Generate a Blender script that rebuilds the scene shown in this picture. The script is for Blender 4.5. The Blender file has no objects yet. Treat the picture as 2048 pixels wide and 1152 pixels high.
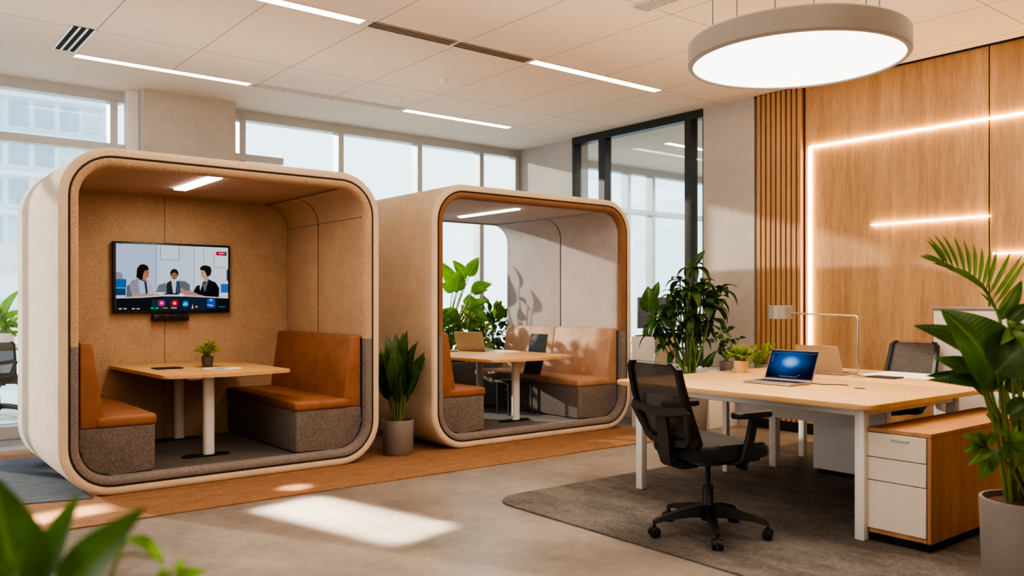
import bpy, bmesh, math, random
from mathutils import Vector, Matrix, Euler
random.seed(7)
PI = math.pi
sc = bpy.context.scene
C = sc.collection

# ------------------------------------------------------------------ camera geometry (level camera, 29.6 mm)
FPX, CAMH, HORIZ = 1682.0, 1.25, 607.0
ANG = math.radians(51.4)
FW = Vector((math.cos(ANG), math.sin(ANG), 0)); RT = Vector((math.sin(ANG), -math.cos(ANG), 0))
def px(u, v, d):
    """the point at depth d that stands where pixel (u, v) of the photograph looks"""
    return Vector((0, 0, CAMH)) + FW*d + RT*((u-1024)/FPX*d) + Vector((0, 0, (HORIZ-v)/FPX*d))

# ------------------------------------------------------------------ materials
def s2l(c):
    return tuple(((x/255)/12.92 if x/255 <= .04045 else ((x/255+.055)/1.055)**2.4) for x in c) + (1,)
MATS = {}
def new_mat(name):
    m = bpy.data.materials.new(name); m.use_nodes = True
    nt = m.node_tree; nt.nodes.clear()
    out = nt.nodes.new('ShaderNodeOutputMaterial')
    b = nt.nodes.new('ShaderNodeBsdfPrincipled')
    nt.links.new(b.outputs[0], out.inputs[0])
    MATS[name] = m
    return m, nt, b, out
def N(nt, t, **kw):
    n = nt.nodes.new('ShaderNode'+t)
    for k, v in kw.items():
        if k in n.inputs.keys() if hasattr(n.inputs, 'keys') else False: n.inputs[k].default_value = v
        else: setattr(n, k, v)
    return n
def coords(nt, scale=(1, 1, 1), rot=(0, 0, 0)):
    tc = nt.nodes.new('ShaderNodeNewGeometry'); mp = nt.nodes.new('ShaderNodeMapping')
    mp.inputs['Scale'].default_value = scale; mp.inputs['Rotation'].default_value = rot
    nt.links.new(tc.outputs['Position'], mp.inputs['Vector'])
    return mp.outputs[0]
def ramp(nt, fac, stops):
    r = nt.nodes.new('ShaderNodeValToRGB')
    el = r.color_ramp.elements
    while len(el) > 1: el.remove(el[-1])
    el[0].position = stops[0][0]; el[0].color = stops[0][1]
    for p, c in stops[1:]:
        e = el.new(p); e.color = c
    nt.links.new(fac, r.inputs[0])
    return r.outputs[0]
def noise(nt, vec, scale, detail=4, rough=.55):
    n = nt.nodes.new('ShaderNodeTexNoise')
    n.inputs['Scale'].default_value = scale; n.inputs['Detail'].default_value = detail; n.inputs['Roughness'].default_value = rough
    nt.links.new(vec, n.inputs['Vector'])
    return n.outputs[0]
def bump(nt, b, h, strength, dist=.002):
    bp = nt.nodes.new('ShaderNodeBump'); bp.inputs['Strength'].default_value = strength; bp.inputs['Distance'].default_value = dist
    nt.links.new(h, bp.inputs['Height']); nt.links.new(bp.outputs[0], b.inputs['Normal'])
def mixc(nt, fac, a, b, mode='MIX'):
    m = nt.nodes.new('ShaderNodeMix'); m.data_type = 'RGBA'; m.blend_type = mode
    for s, v in ((0, fac), (6, a), (7, b)):
        if hasattr(v, 'is_linked') or isinstance(v, bpy.types.NodeSocket): nt.links.new(v, m.inputs[s])
        else: m.inputs[s].default_value = v
    return m.outputs[2]
def dim(c, k): return tuple(min(1, x*k) for x in c[:3]) + (1,)

def plain(name, rgb, rough=.5, metal=0, var=.08, scale=9):
    m, nt, b, _ = new_mat(name); c = s2l(rgb)
    f = noise(nt, coords(nt), scale, 3)
    col = ramp(nt, f, [(.3, dim(c, 1-var)), (.7, dim(c, 1+var))])
    nt.links.new(col, b.inputs['Base Color'])
    b.inputs['Roughness'].default_value = rough; b.inputs['Metallic'].default_value = metal
    return m
def fabric(name, rgb, scale=160, var=.3, st=.5):
    m, nt, b, _ = new_mat(name); c = s2l(rgb); v = coords(nt)
    f = noise(nt, v, scale, 3, .7); g = noise(nt, v, 5, 3)
    col = ramp(nt, f, [(.3, dim(c, 1-var)), (.7, dim(c, 1+var))])
    col = mixc(nt, .25, col, ramp(nt, g, [(.35, dim(c, .8)), (.65, dim(c, 1.2))]))
    nt.links.new(col, b.inputs['Base Color']); b.inputs['Roughness'].default_value = .93
    b.inputs['Sheen Weight'].default_value = .15
    bump(nt, b, f, st, .003)
    return m
def leather(name, rgb):
    m, nt, b, _ = new_mat(name); c = s2l(rgb); v = coords(nt)
    f = noise(nt, v, 7, 5, .6); g = noise(nt, v, 260, 2)
    nt.links.new(ramp(nt, f, [(.3, dim(c, .8)), (.7, dim(c, 1.2))]), b.inputs['Base Color'])
    b.inputs['Roughness'].default_value = .6; bump(nt, b, g, .25, .001)
    return m
def wood(name, light, dark, grain=(6, 6, .5), scale=3.0, rough=.45):
    m, nt, b, _ = new_mat(name); v = coords(nt, grain)
    f = noise(nt, v, scale, 8, .62); g = noise(nt, v, scale*7, 4, .6); h = noise(nt, v, scale*.4, 2)
    c1, c2 = s2l(light), s2l(dark)
    col = ramp(nt, f, [(.37, c2), (.5, tuple((p+q)/2 for p, q in zip(c1, c2))), (.63, c1)])
    col = mixc(nt, .35, col, ramp(nt, g, [(.38, dim(c2, .78)), (.62, dim(c1, 1.08))]))
    col = mixc(nt, .35, col, ramp(nt, h, [(.35, c2), (.65, c1)]))
    nt.links.new(col, b.inputs['Base Color']); b.inputs['Roughness'].default_value = rough
    bump(nt, b, g, .08, .001)
    return m
def emit(name, rgb, strength, lin=False):
    m, nt, b, out = new_mat(name)
    nt.nodes.remove(b); e = nt.nodes.new('ShaderNodeEmission')
    e.inputs[0].default_value = s2l(rgb); e.inputs[1].default_value = strength
    nt.links.new(e.outputs[0], out.inputs[0])
    return m
def glass(name, tint=(.93, .97, .97), refl=.1):
    m, nt, b, out = new_mat(name); nt.nodes.remove(b)
    t = nt.nodes.new('ShaderNodeBsdfTransparent'); t.inputs[0].default_value = tint + (1,)
    g = nt.nodes.new('ShaderNodeBsdfGlossy'); g.inputs['Roughness'].default_value = .02
    fr = nt.nodes.new('ShaderNodeLayerWeight'); fr.inputs[0].default_value = .5
    pw = nt.nodes.new('ShaderNodeMath'); pw.operation = 'POWER'; pw.inputs[1].default_value = 4
    nt.links.new(fr.outputs['Facing'], pw.inputs[0])
    mul = nt.nodes.new('ShaderNodeMath'); mul.operation = 'MULTIPLY_ADD'; mul.inputs[1].default_value = refl*3; mul.inputs[2].default_value = refl*.5
    mul.use_clamp = True
    nt.links.new(pw.outputs[0], mul.inputs[0])
    mx = nt.nodes.new('ShaderNodeMixShader')
    nt.links.new(mul.outputs[0], mx.inputs[0]); nt.links.new(t.outputs[0], mx.inputs[1]); nt.links.new(g.outputs[0], mx.inputs[2])
    nt.links.new(mx.outputs[0], out.inputs[0])
    return m
def leafmat(name, rgb, trans=.35, gloss=.35):
    m, nt, b, out = new_mat(name); c = s2l(rgb)
    f = noise(nt, coords(nt), 9, 3)
    uv = nt.nodes.new('ShaderNodeUVMap'); sep = nt.nodes.new('ShaderNodeSeparateXYZ'); nt.links.new(uv.outputs[0], sep.inputs[0])
    d = nt.nodes.new('ShaderNodeMath'); d.operation = 'SUBTRACT'; d.inputs[1].default_value = .5; nt.links.new(sep.outputs[0], d.inputs[0])
    ab = nt.nodes.new('ShaderNodeMath'); ab.operation = 'ABSOLUTE'; nt.links.new(d.outputs[0], ab.inputs[0])
    rib = ramp(nt, ab.outputs[0], [(.0, (1, 1, 1, 1)), (.06, (0, 0, 0, 1))])
    col = ramp(nt, f, [(.3, dim(c, .6)), (.5, c), (.72, dim((c[0]*1.3, c[1]*1.2, c[2]), 1.35))])
    col = mixc(nt, rib, col, dim((c[0]*1.6+.02, c[1]*1.4+.02, c[2]+.01), 1.3))
    # side veins
    w = nt.nodes.new('ShaderNodeTexWave'); w.inputs['Scale'].default_value = 7; w.inputs['Distortion'].default_value = 1
    nt.links.new(uv.outputs[0], w.inputs['Vector']); w.bands_direction = 'Y'
    bump(nt, b, w.outputs[1], .15, .003)
    nt.links.new(col, b.inputs['Base Color']); b.inputs['Roughness'].default_value = gloss
    t = nt.nodes.new('ShaderNodeBsdfTranslucent'); nt.links.new(mixc(nt, .5, col, dim((c[0]*2, c[1]*1.7, c[2]*.6), 1.2)), t.inputs[0])
    mx = nt.nodes.new('ShaderNodeMixShader'); mx.inputs[0].default_value = trans
    nt.links.new(b.outputs[0], mx.inputs[1]); nt.links.new(t.outputs[0], mx.inputs[2]); nt.links.new(mx.outputs[0], out.inputs[0])
    return m

def concrete(name, rgb, scale=1.3, rough=.8, var=.18, spec=.5, b_st=.12):
    m, nt, b, _ = new_mat(name); c = s2l(rgb); v = coords(nt)
    f = noise(nt, v, scale, 8, .65); g = noise(nt, v, scale*9, 5, .6); h = noise(nt, coords(nt, (1, .35, 1)), scale*.7, 4)
    col = ramp(nt, f, [(.38, dim(c, 1-var)), (.62, dim(c, 1+var))])
    col = mixc(nt, .35, col, ramp(nt, g, [(.4, dim(c, 1-var)), (.62, dim(c, 1+var))]))
    col = mixc(nt, .35, col, ramp(nt, h, [(.4, dim(c, 1-var*1.3)), (.6, dim(c, 1+var*1.3))]))
    nt.links.new(col, b.inputs['Base Color']); b.inputs['Roughness'].default_value = rough
    b.inputs['Specular IOR Level'].default_value = spec
    bump(nt, b, g, b_st, .002)
    return m
def carpet(name, rgb, rgb2, stretch=(1, 1, 1), sc1=3):
    m, nt, b, _ = new_mat(name); a, c = s2l(rgb), s2l(rgb2)
    f = noise(nt, coords(nt, stretch), sc1, 6, .7); g = noise(nt, coords(nt), 220, 2, .7); h = noise(nt, coords(nt), 38, 4, .7)
    col = ramp(nt, f, [(.42, a), (.59, c)])
    col = mixc(nt, .45, col, ramp(nt, h, [(.35, dim(a, .75)), (.65, dim(c, 1.2))]))
    col = mixc(nt, .4, col, ramp(nt, g, [(.3, dim(a, .5)), (.7, dim(c, 1.3))]))
    nt.links.new(col, b.inputs['Base Color']); b.inputs['Roughness'].default_value = .97
    bump(nt, b, g, .7, .004)
    return m
def ceiling_mat():
    m, nt, b, _ = new_mat('ceiling tiles'); c = s2l((228, 212, 196))
    g = nt.nodes.new('ShaderNodeNewGeometry'); sp = nt.nodes.new('ShaderNodeSeparateXYZ'); nt.links.new(g.outputs['Position'], sp.inputs[0])
    def line(sock, off, period, w):
        a = nt.nodes.new('ShaderNodeMath'); a.operation = 'ADD'; a.inputs[1].default_value = -off+50*period; nt.links.new(sock, a.inputs[0])
        md = nt.nodes.new('ShaderNodeMath'); md.operation = 'PINGPONG'; md.inputs[1].default_value = period/2; nt.links.new(a.outputs[0], md.inputs[0])
        lt = nt.nodes.new('ShaderNodeMath'); lt.operation = 'LESS_THAN'; lt.inputs[1].default_value = w; nt.links.new(md.outputs[0], lt.inputs[0])
        return lt.outputs[0]
    lx = line(sp.outputs[0], 1.53, .79, .004); ly = line(sp.outputs[1], 7.03, 1.5, .004)
    mx = nt.nodes.new('ShaderNodeMath'); mx.operation = 'MAXIMUM'; nt.links.new(lx, mx.inputs[0]); nt.links.new(ly, mx.inputs[1])
    near = nt.nodes.new('ShaderNodeMath'); near.operation = 'LESS_THAN'; near.inputs[1].default_value = 7.74; nt.links.new(sp.outputs[1], near.inputs[0])
    an = nt.nodes.new('ShaderNodeMath'); an.operation = 'MULTIPLY'; nt.links.new(mx.outputs[0], an.inputs[0]); nt.links.new(near.outputs[0], an.inputs[1])
    f = noise(nt, coords(nt), 60, 3)
    col = ramp(nt, f, [(.3, dim(c, .96)), (.7, dim(c, 1.03))])
    nt.links.new(mixc(nt, an.outputs[0], col, dim(c, .42)), b.inputs['Base Color']); b.inputs['Roughness'].default_value = .9
    bump(nt, b, an.outputs[0], -.3, .003)
    return m
def mesh_weave(name, rgb):
    m, nt, b, out = new_mat(name); c = s2l(rgb)
    w = nt.nodes.new('ShaderNodeTexWave'); w.bands_direction = 'Z'; w.inputs['Scale'].default_value = 42; w.inputs['Distortion'].default_value = .6
    nt.links.new(coords(nt), w.inputs['Vector'])
    f = noise(nt, coords(nt, (1, 1, 7)), 30, 3)
    nt.links.new(mixc(nt, .5, ramp(nt, w.outputs[1], [(.2, dim(c, .6)), (.8, dim(c, 1.5))]), ramp(nt, f, [(.35, dim(c, .5)), (.65, dim(c, 1.6))])), b.inputs['Base Color'])
    b.inputs['Roughness'].default_value = .8
    t = nt.nodes.new('ShaderNodeBsdfTransparent'); mx = nt.nodes.new('ShaderNodeMixShader'); mx.inputs[0].default_value = .1
    nt.links.new(b.outputs[0], mx.inputs[1]); nt.links.new(t.outputs[0], mx.inputs[2]); nt.links.new(mx.outputs[0], out.inputs[0])
    return m
def laptop_screen_mat():
    m, nt, b, out = new_mat('laptop wallpaper'); nt.nodes.remove(b)
    uv = nt.nodes.new('ShaderNodeUVMap')
    def blob(cx, cy, r, sy):
        mp = nt.nodes.new('ShaderNodeMapping'); mp.inputs['Location'].default_value = (-cx, -cy*sy, 0); mp.inputs['Scale'].default_value = (1, sy, 1)
        nt.links.new(uv.outputs[0], mp.inputs[0])
        ln = nt.nodes.new('ShaderNodeVectorMath'); ln.operation = 'LENGTH'; nt.links.new(mp.outputs[0], ln.inputs[0])
        mr = nt.nodes.new('ShaderNodeMapRange'); mr.inputs['From Min'].default_value = 0; mr.inputs['From Max'].default_value = r
        mr.inputs['To Min'].default_value = 1; mr.inputs['To Max'].default_value = 0; mr.interpolation_type = 'SMOOTHSTEP'
        nt.links.new(ln.outputs['Value'], mr.inputs[0]); return mr.outputs[0]
    col = mixc(nt, blob(.45, .62, .62, .8), s2l((5, 22, 52)), s2l((28, 105, 190)))
    col = mixc(nt, blob(.47, .6, .26, .9), col, s2l((160, 205, 245)))
    col = mixc(nt, blob(.8, .05, .55, 1), col, s2l((14, 22, 60)))
    e = nt.nodes.new('ShaderNodeEmission'); e.inputs[1].default_value = .9
    nt.links.new(col, e.inputs[0]); nt.links.new(e.outputs[0], out.inputs[0])
    return m

ceil_m = ceiling_mat()
floor_m = concrete('polished concrete', (138, 127, 118), 1.6, .36, .34, .45, .03)
conc_m = concrete('fair faced concrete', (182, 172, 163), 1.6, .8, .12)
plaster = plain('white plaster', (228, 222, 214), .8, var=.03)
wall_wood = wood('oak wall veneer', (190, 152, 108), (148, 108, 70), (5, 5, .45), 2.4)
slat_wood = wood('oak slats', (192, 150, 108), (160, 116, 78), (9, 9, .4), 3)
desk_wood = wood('pale oak desk top', (212, 174, 122), (194, 152, 102), (7, .7, 7), 2.6, .38)
table_wood = wood('oak table top', (222, 180, 124), (198, 150, 96), (7, .7, 7), 2.6, .4)
cab_wood = wood('oak cabinet', (194, 146, 100), (156, 110, 70), (6, 6, .5), 2.6, .42)
black = plain('black slot', (18, 16, 15), .8)
dark_gap = plain('dark backing', (64, 46, 33), .9)
frame_m = plain('grey aluminium', (190, 190, 190), .45, .2, var=.03)
frame_dk = plain('dark bronze frame', (62, 60, 60), .4, .4, var=.05)
white_m = plain('white lacquer', (232, 226, 220), .4, var=.02)
white_metal = plain('white powder coated steel', (226, 222, 218), .4, .05, var=.02)
plastic_k = plain('black plastic', (24, 23, 23), .45, var=.1)
plastic_d = plain('charcoal plastic', (46, 44, 43), .5, var=.1)
seat_k = fabric('black seat fabric', (30, 29, 29), 250, .3, .3)
weave_k = mesh_weave('black mesh', (50, 46, 43))
weave_g = mesh_weave('grey mesh', (66, 62, 59))
felt_out = fabric('oatmeal felt shell', (214, 190, 164), 95, .2, .6)
felt_in = fabric('tan felt lining', (176, 146, 116), 85, .3, .7)
felt_rim = fabric('tan rim felt', (188, 156, 124), 80, .36, .9)
felt_brown = fabric('brown rim felt', (136, 98, 70), 80, .3, .8)
felt_grey = fabric('warm grey felt', (126, 116, 110), 80, .4, .9)
felt_lilac = fabric('grey lining felt', (172, 160, 155), 85, .3, .7)
felt_bench = fabric('grey bench fabric', (114, 104, 98), 85, .5, .7)
mat_dk = fabric('dark booth carpet', (78, 70, 64), 120, .35, .8)
piping_m = plain('dark piping', (52, 42, 36), .8)
tan = leather('cognac leather', (142, 92, 58))
tan_lt = leather('light cognac leather', (176, 134, 102))
carpet_or = carpet('rust carpet', (120, 82, 54), (160, 118, 82), (1, 3, 1), 5)
carpet_bl = carpet('slate carpet', (74, 82, 94), (112, 116, 122), (1, 7, 1), 3)
rug_m = carpet('mottled grey rug', (50, 47, 46), (122, 115, 109), (2.6, .9, 1), 2.0)
pot_g = plain('grey ceramic', (122, 114, 108), .55, var=.04)
pot_d = plain('dark grey ceramic', (94, 84, 74), .6, var=.06)
pot_b = plain('beige ceramic', (218, 180, 120), .6, var=.04)
soil_m = carpet('potting soil', (50, 34, 22), (88, 60, 38))
alu = plain('silver aluminium', (172, 166, 160), .32, .75, var=.03)
chrome = plain('chrome', (205, 205, 205), .15, 1, var=.02)
lampgrey = plain('brushed grey shade', (150, 142, 134), .4, .4, var=.03)
paper_m = plain('paper', (236, 234, 230), .7, var=.02)
paper_g = plain('printed paper', (120, 126, 134), .6, var=.3, scale=30)
leaf_a = leafmat('glossy green leaf', (58, 92, 32), .25)
leaf_b = leafmat('dark green leaf', (44, 76, 24), .25)
leaf_e = leafmat('fresh green leaf', (76, 108, 40), .25)
leaf_c = leafmat('yellow green leaf', (128, 152, 52), .4)
leaf_d = leafmat('bright green leaf', (92, 132, 44), .45)
stem_m = plain('green stem', (104, 122, 52), .5, var=.15)
bark_m = plain('brown stem', (110, 92, 60), .7, var=.2)
ring_m = plain('ring housing', (112, 103, 95), .5, var=.02)
lite_strip = emit('ceiling strip light', (255, 246, 235), 9)
lite_ring = emit('ring diffuser', (255, 244, 230), 3.6)
lite_led = emit('warm LED', (255, 212, 150), 30)
lite_pod = emit('booth strip light', (255, 240, 220), 10)
win_glass = glass('window glass', (.95, .98, .99), .06)
part_glass = glass('partition glass', (.9, .94, .95), .12)
lap_scr = laptop_screen_mat()

# ------------------------------------------------------------------ mesh builders
def bx(bm, x0, x1, y0, y1, z0, z1, bev=0, seg=2):
    vs = [bm.verts.new(p) for p in ((x0, y0, z0), (x1, y0, z0), (x1, y1, z0), (x0, y1, z0), (x0, y0, z1), (x1, y0, z1), (x1, y1, z1), (x0, y1, z1))]
    fs = [bm.faces.new([vs[i] for i in f]) for f in ((3, 2, 1, 0), (4, 5, 6, 7), (0, 1, 5, 4), (1, 2, 6, 5), (2, 3, 7, 6), (3, 0, 4, 7))]
    if bev:
        es = list({e for f in fs for e in f.edges})
        bmesh.ops.bevel(bm, geom=es, offset=bev, segments=seg, profile=.5, affect='EDGES')
    return bm
def box(*a, **k): return bx(bmesh.new(), *a, **k)
def prism(bm, pts, axis, a, b, bev=0, seg=2):
    """extrude a closed polygon along an axis; pts are the other two coordinates in xyz order"""
    def P(p, t): return (t, p[0], p[1]) if axis == 'x' else (p[0], t, p[1]) if axis == 'y' else (p[0], p[1], t)
    va = [bm.verts.new(P(p, a)) for p in pts]; vb = [bm.verts.new(P(p, b)) for p in pts]
    n = len(pts); fs = [bm.faces.new(va), bm.faces.new(vb[::-1])]
    caps = list(fs)
    for i in range(n): fs.append(bm.faces.new((va[i], vb[i], vb[(i+1) % n], va[(i+1) % n])))
    if bev:
        es = list({e for f in caps for e in f.edges})
        bmesh.ops.bevel(bm, geom=es, offset=bev, segments=seg, profile=.5, affect='EDGES')
    bmesh.ops.recalc_face_normals(bm, faces=bm.faces)
    return bm
def rpoly(x0, x1, y0, y1, r, n=6):
    """rounded rectangle; r one radius or four (x0y0, x1y0, x1y1, x0y1)"""
    r = (r,)*4 if not isinstance(r, (tuple, list)) else r
    out = []
    for (cx, cy, a0, rr) in ((x0, y0, PI, r[0]), (x1, y0, 1.5*PI, r[1]), (x1, y1, 0, r[2]), (x0, y1, .5*PI, r[3])):
        if rr <= 0: out.append((cx, cy)); continue
        ox = cx+rr if cx == x0 else cx-rr; oy = cy+rr if cy == y0 else cy-rr
        for i in range(n+1):
            a = a0+PI/2*i/n; out.append((ox+rr*math.cos(a), oy+rr*math.sin(a)))
    return out
def tube(bm, pts, r, n=8, cap=True):
    pts = [Vector(p) for p in pts]; rs = r if isinstance(r, (list, tuple)) else [r]*len(pts)
    rings = []; ref = None
    for i, p in enumerate(pts):
        d = (pts[min(i+1, len(pts)-1)]-pts[max(i-1, 0)]).normalized()
        if ref is None:
            ref = Vector((0, 0, 1)) if abs(d.z) < .9 else Vector((1, 0, 0))
        a = (ref - d*ref.dot(d)).normalized(); b = d.cross(a); ref = a
        rings.append([bm.verts.new(p+(a*math.cos(2*PI*k/n)+b*math.sin(2*PI*k/n))*rs[i]) for k in range(n)])
    for A, B in zip(rings, rings[1:]):
        for k in range(n): bm.faces.new((A[k], A[(k+1) % n], B[(k+1) % n], B[k]))
    if cap: bm.faces.new(rings[0][::-1]); bm.faces.new(rings[-1])
    return bm
def smoothpath(pts, n=6):
    pts = [Vector(p) for p in pts]; out = []
    for i in range(len(pts)-1):
        p0, p1, p2, p3 = pts[max(i-1, 0)], pts[i], pts[i+1], pts[min(i+2, len(pts)-1)]
        for k in range(n):
            t = k/n
            out.append(.5*((2*p1)+(p2-p0)*t+(2*p0-5*p1+4*p2-p3)*t*t+(3*p1-p0-3*p2+p3)*t**3))
    return out+[pts[-1]]
def lathe(bm, prof, c=(0, 0, 0), n=40, close=False):
    rings = []
    for r, z in prof:
        if r < 1e-6: rings.append([bm.verts.new((c[0], c[1], c[2]+z))]); continue
        rings.append([bm.verts.new((c[0]+r*math.cos(2*PI*k/n), c[1]+r*math.sin(2*PI*k/n), c[2]+z)) for k in range(n)])
    pr = list(zip(rings, rings[1:])) + ([(rings[-1], rings[0])] if close else [])
    for A, B in pr:
        for k in range(n):
            k2 = (k+1) % n
            if len(A) == 1: bm.faces.new((A[0], B[k], B[k2])) if len(B) > 1 else None
            elif len(B) == 1: bm.faces.new((A[k], A[k2], B[0]))
            else: bm.faces.new((A[k], A[k2], B[k2], B[k]))
    bmesh.ops.recalc_face_normals(bm, faces=bm.faces)
    return bm
def leaf(bm, p0, p1, w, bend=.15, fold=.25, nrm=(0, 0, 1), shape='ovate', n=8, curl=0):
    """leaf blade from p0 to p1, arched by bend (share of length) along nrm, folded along the midrib"""
    uvl = bm.loops.layers.uv.verify()
    p0, p1 = Vector(p0), Vector(p1); d = p1-p0; L = d.length; t = d/L
    nn = Vector(nrm); nn = nn - t*nn.dot(t)
    if nn.length < .05: nn = Vector((.3, -.8, .2)); nn = nn - t*nn.dot(t)
    nn.normalize(); s = t.cross(nn)
    rows = []
    for i in range(n+1):
        x = i/n
        if shape == 'ovate': ww = math.sin(PI*min(1, x**.75*.98+.02))**.8*(1-.25*x)
        elif shape == 'lance': ww = math.sin(PI*(x**.8))**.9 if x < 1 else 0
        elif shape == 'strap': ww = min(1, .45+1.4*x)*(1-x**3.2)
        else: ww = math.sin(PI*x)**.7
        ww = max(ww, 0)*w/2
        mid = p0+d*x+nn*(bend*L*math.sin(PI*x)) - nn*(curl*L*x*x)
        e = nn*(fold*ww)
        rows.append((bm.verts.new(mid+s*ww+e), bm.verts.new(mid+s*ww*.5+e*.35), bm.verts.new(mid), bm.verts.new(mid-s*ww*.5+e*.35), bm.verts.new(mid-s*ww+e)))
    for i in range(n):
        A, B = rows[i], rows[i+1]
        for k in range(4):
            f = bm.faces.new((A[k], A[k+1], B[k+1], B[k]))
            for lp, (u, v) in zip(f.loops, ((k/4, i/n), ((k+1)/4, i/n), ((k+1)/4, (i+1)/n), (k/4, (i+1)/n))): lp[uvl].uv = (u, v)
def rvec(): return Vector((random.gauss(0, 1), random.gauss(0, 1), random.gauss(0, 1))).normalized()

def origin(o):
    v = Vector((0, 0, 0))
    while o: v += o.location; o = o.parent
    return v
def obj(name, bm, mat, parent=None, smooth=True, kind=None, loc=None):
    me = bpy.data.meshes.new(name)
    off = origin(parent) if parent else Vector((0, 0, 0))
    if loc is not None: off = off + (Vector(loc)-off)
    bmesh.ops.translate(bm, verts=bm.verts, vec=-off)
    bm.to_mesh(me); bm.free()
    o = bpy.data.objects.new(name, me); C.objects.link(o)
    for m in (mat if isinstance(mat, (list, tuple)) else [mat]): me.materials.append(m)
    if loc is not None: o.location = Vector(loc) - (origin(parent) if parent else Vector((0, 0, 0)))
    if parent: o.parent = parent
    if smooth:
        for p in me.polygons: p.use_smooth = True
        try: me.set_sharp_from_angle(angle=math.radians(38))
        except Exception: pass
    if kind: o['kind'] = kind
    return o
def thing(name, label, cat, loc=(0, 0, 0), group=None):
    o = bpy.data.objects.new(name, None); C.objects.link(o); o.location = loc
    o.empty_display_size = .1
    o['label'] = label; o['category'] = cat
    if group: o['group'] = group
    return o
def tag(o, label, cat, group=None):
    o['label'] = label; o['category'] = cat
    if group: o['group'] = group
    return o
def struct(name, bm, mat, parent=None, smooth=False):
    return obj(name, bm, mat, parent, smooth, 'structure' if not parent else None)
def copy_tree(o, parent=None):
    c = o.copy(); C.objects.link(c)
    if parent: c.parent = parent
    for ch in list(o.children): copy_tree(ch, c)
    return c

# ------------------------------------------------------------------ room shell
HC = 3.34; WX = 7.25; WY = 8.95
struct('floor', box(-5, 15, -3.2, WY+.05, -.12, 0), floor_m)
struct('ceiling', box(-5, 15, -3.2, WY+.1, HC, HC+.12), ceil_m)
struct('wall_rear', box(-5, WX, -3.35, -3.2, 0, HC), plain('warm wall', (205, 180, 150), .8))
struct('wall_left', box(-5.15, -5, -3.2, WY+.1, 0, HC), plaster)
# piers of the window side and the concrete piers of the right-hand wall
struct('wall_back_pier', box(2.3, 3.2, 8.6, WY, 0, HC), conc_m)
struct('trim_1', box(2.2, 2.298, 8.78, WY, 0, HC), plaster)
struct('wall_right_corner_pier', box(WX, WX+.25, 7.83, WY, 0, HC), conc_m)
struct('wall_right_pier', box(WX-.03, WX+.25, 5.12, 5.76, 0, HC), conc_m)
# wood wall: three veneer panels with thin gaps, and the batten field
wbm = bmesh.new()
bx(wbm, WX+.02, WX+.2, -3.2, 5.12, 0, HC)
struct('wall_right', wbm, dark_gap)
pb = bmesh.new()
for (y0, y1, z0, z1) in ((2.905, 4.555, .1, 3.33), (1.2, 2.895, .1, 3.33), (-.6, 1.19, .1, 3.33), (-3.1, -.61, .1, 3.33)):
    bx(pb, WX-.01, WX+.02, y0, y1, z0, z1, .002, 1)
struct('wall_right_panelling', pb, wall_wood)
sb = bmesh.new()
ns = 9
for i in range(ns):
    y = 4.585+i*(.515/ns)
    bx(sb, WX-.04, WX+.02, y, y+.041, .1, 3.335, .003, 1)
struct('wall_right_battens', sb, slat_wood)
struct('baseboard_right', box(WX-.02, WX+.02, -3.1, 5.12, 0, .1), black)
struct('trim_2', box(WX-.03, WX+.02, -3.1, 5.12, HC-.012, HC), black)

# window walls: heads, mullions, transoms, sill and panes
def window(n, xs, x0, x1, transoms=(), fm=frame_m, head=3.24):
    t = box(x0, x1, WY-.02, WY+.12, head, HC)
    w = struct('window_%d' % n, t, fm)
    fb = bmesh.new()
    for x in xs: bx(fb, x-.035, x+.035, WY-.05, WY+.1, 0, head, .004, 1)
    bx(fb, x0, x1, WY-.03, WY+.1, 0, .12, .004, 1)
    obj('window_frame', fb, fm, w, False)
    if transoms:
        tb = bmesh.new()
        for (a, b, z) in transoms: bx(tb, a, b, WY-.06, WY+.08, z, z+.075, .004, 1)
        obj('transom', tb, fm, w, False)
    obj('pane', box(x0, x1, WY+.03, WY+.04, .1, head), win_glass, w, False)
    return w
window(1, (-4.4, -2.9, -1.4, .1, 2.1), -5, 2.2, ((-5, 2.2, 2.745),))
window(2, (3.39, 4.56, 5.64, 6.6, 7.2), 3.2, WX, ((3.2, 3.85, 2.79),))
window(3, (8.5, 9.4, 9.95, 10.9, 12.4, 14), WX+.25, 15, ((WX+.25, 15, 2.62),))
# glazed partition in the right-hand wall
t = struct('window_4', box(WX-.03, WX+.09, 5.76, 7.83, HC-.09, HC-.001), frame_dk)
pb = bmesh.new()
for (y0, y1) in ((5.93, 6.02), (7.25, 7.36), (7.78, 7.83), (5.76, 5.775)): bx(pb, WX-.03, WX+.09, y0, y1, 0, HC-.09, .003, 1)
bx(pb, WX-.03, WX+.09, 5.76, 7.83, 0, .06, .003, 1)
obj('window_frame', pb, frame_dk, t, False)
obj('pane', box(WX+.02, WX+.03, 5.76, 7.83, .05, HC-.08), part_glass, t, False)
# room beyond the partition
struct('wall_far', box(15, 15.15, -3.2, WY+.1, 0, HC), plaster)
struct('wall_front', box(WX+.25, 15, 4.2, 4.3, 0, HC), plaster)
# terrace deck beyond the window side
struct('exterior_terrace', box(-12, 20, WY+.12, 13.5, -.1, .13), plain('pale decking', (214, 214, 210), .8, var=.05, scale=3))

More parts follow.
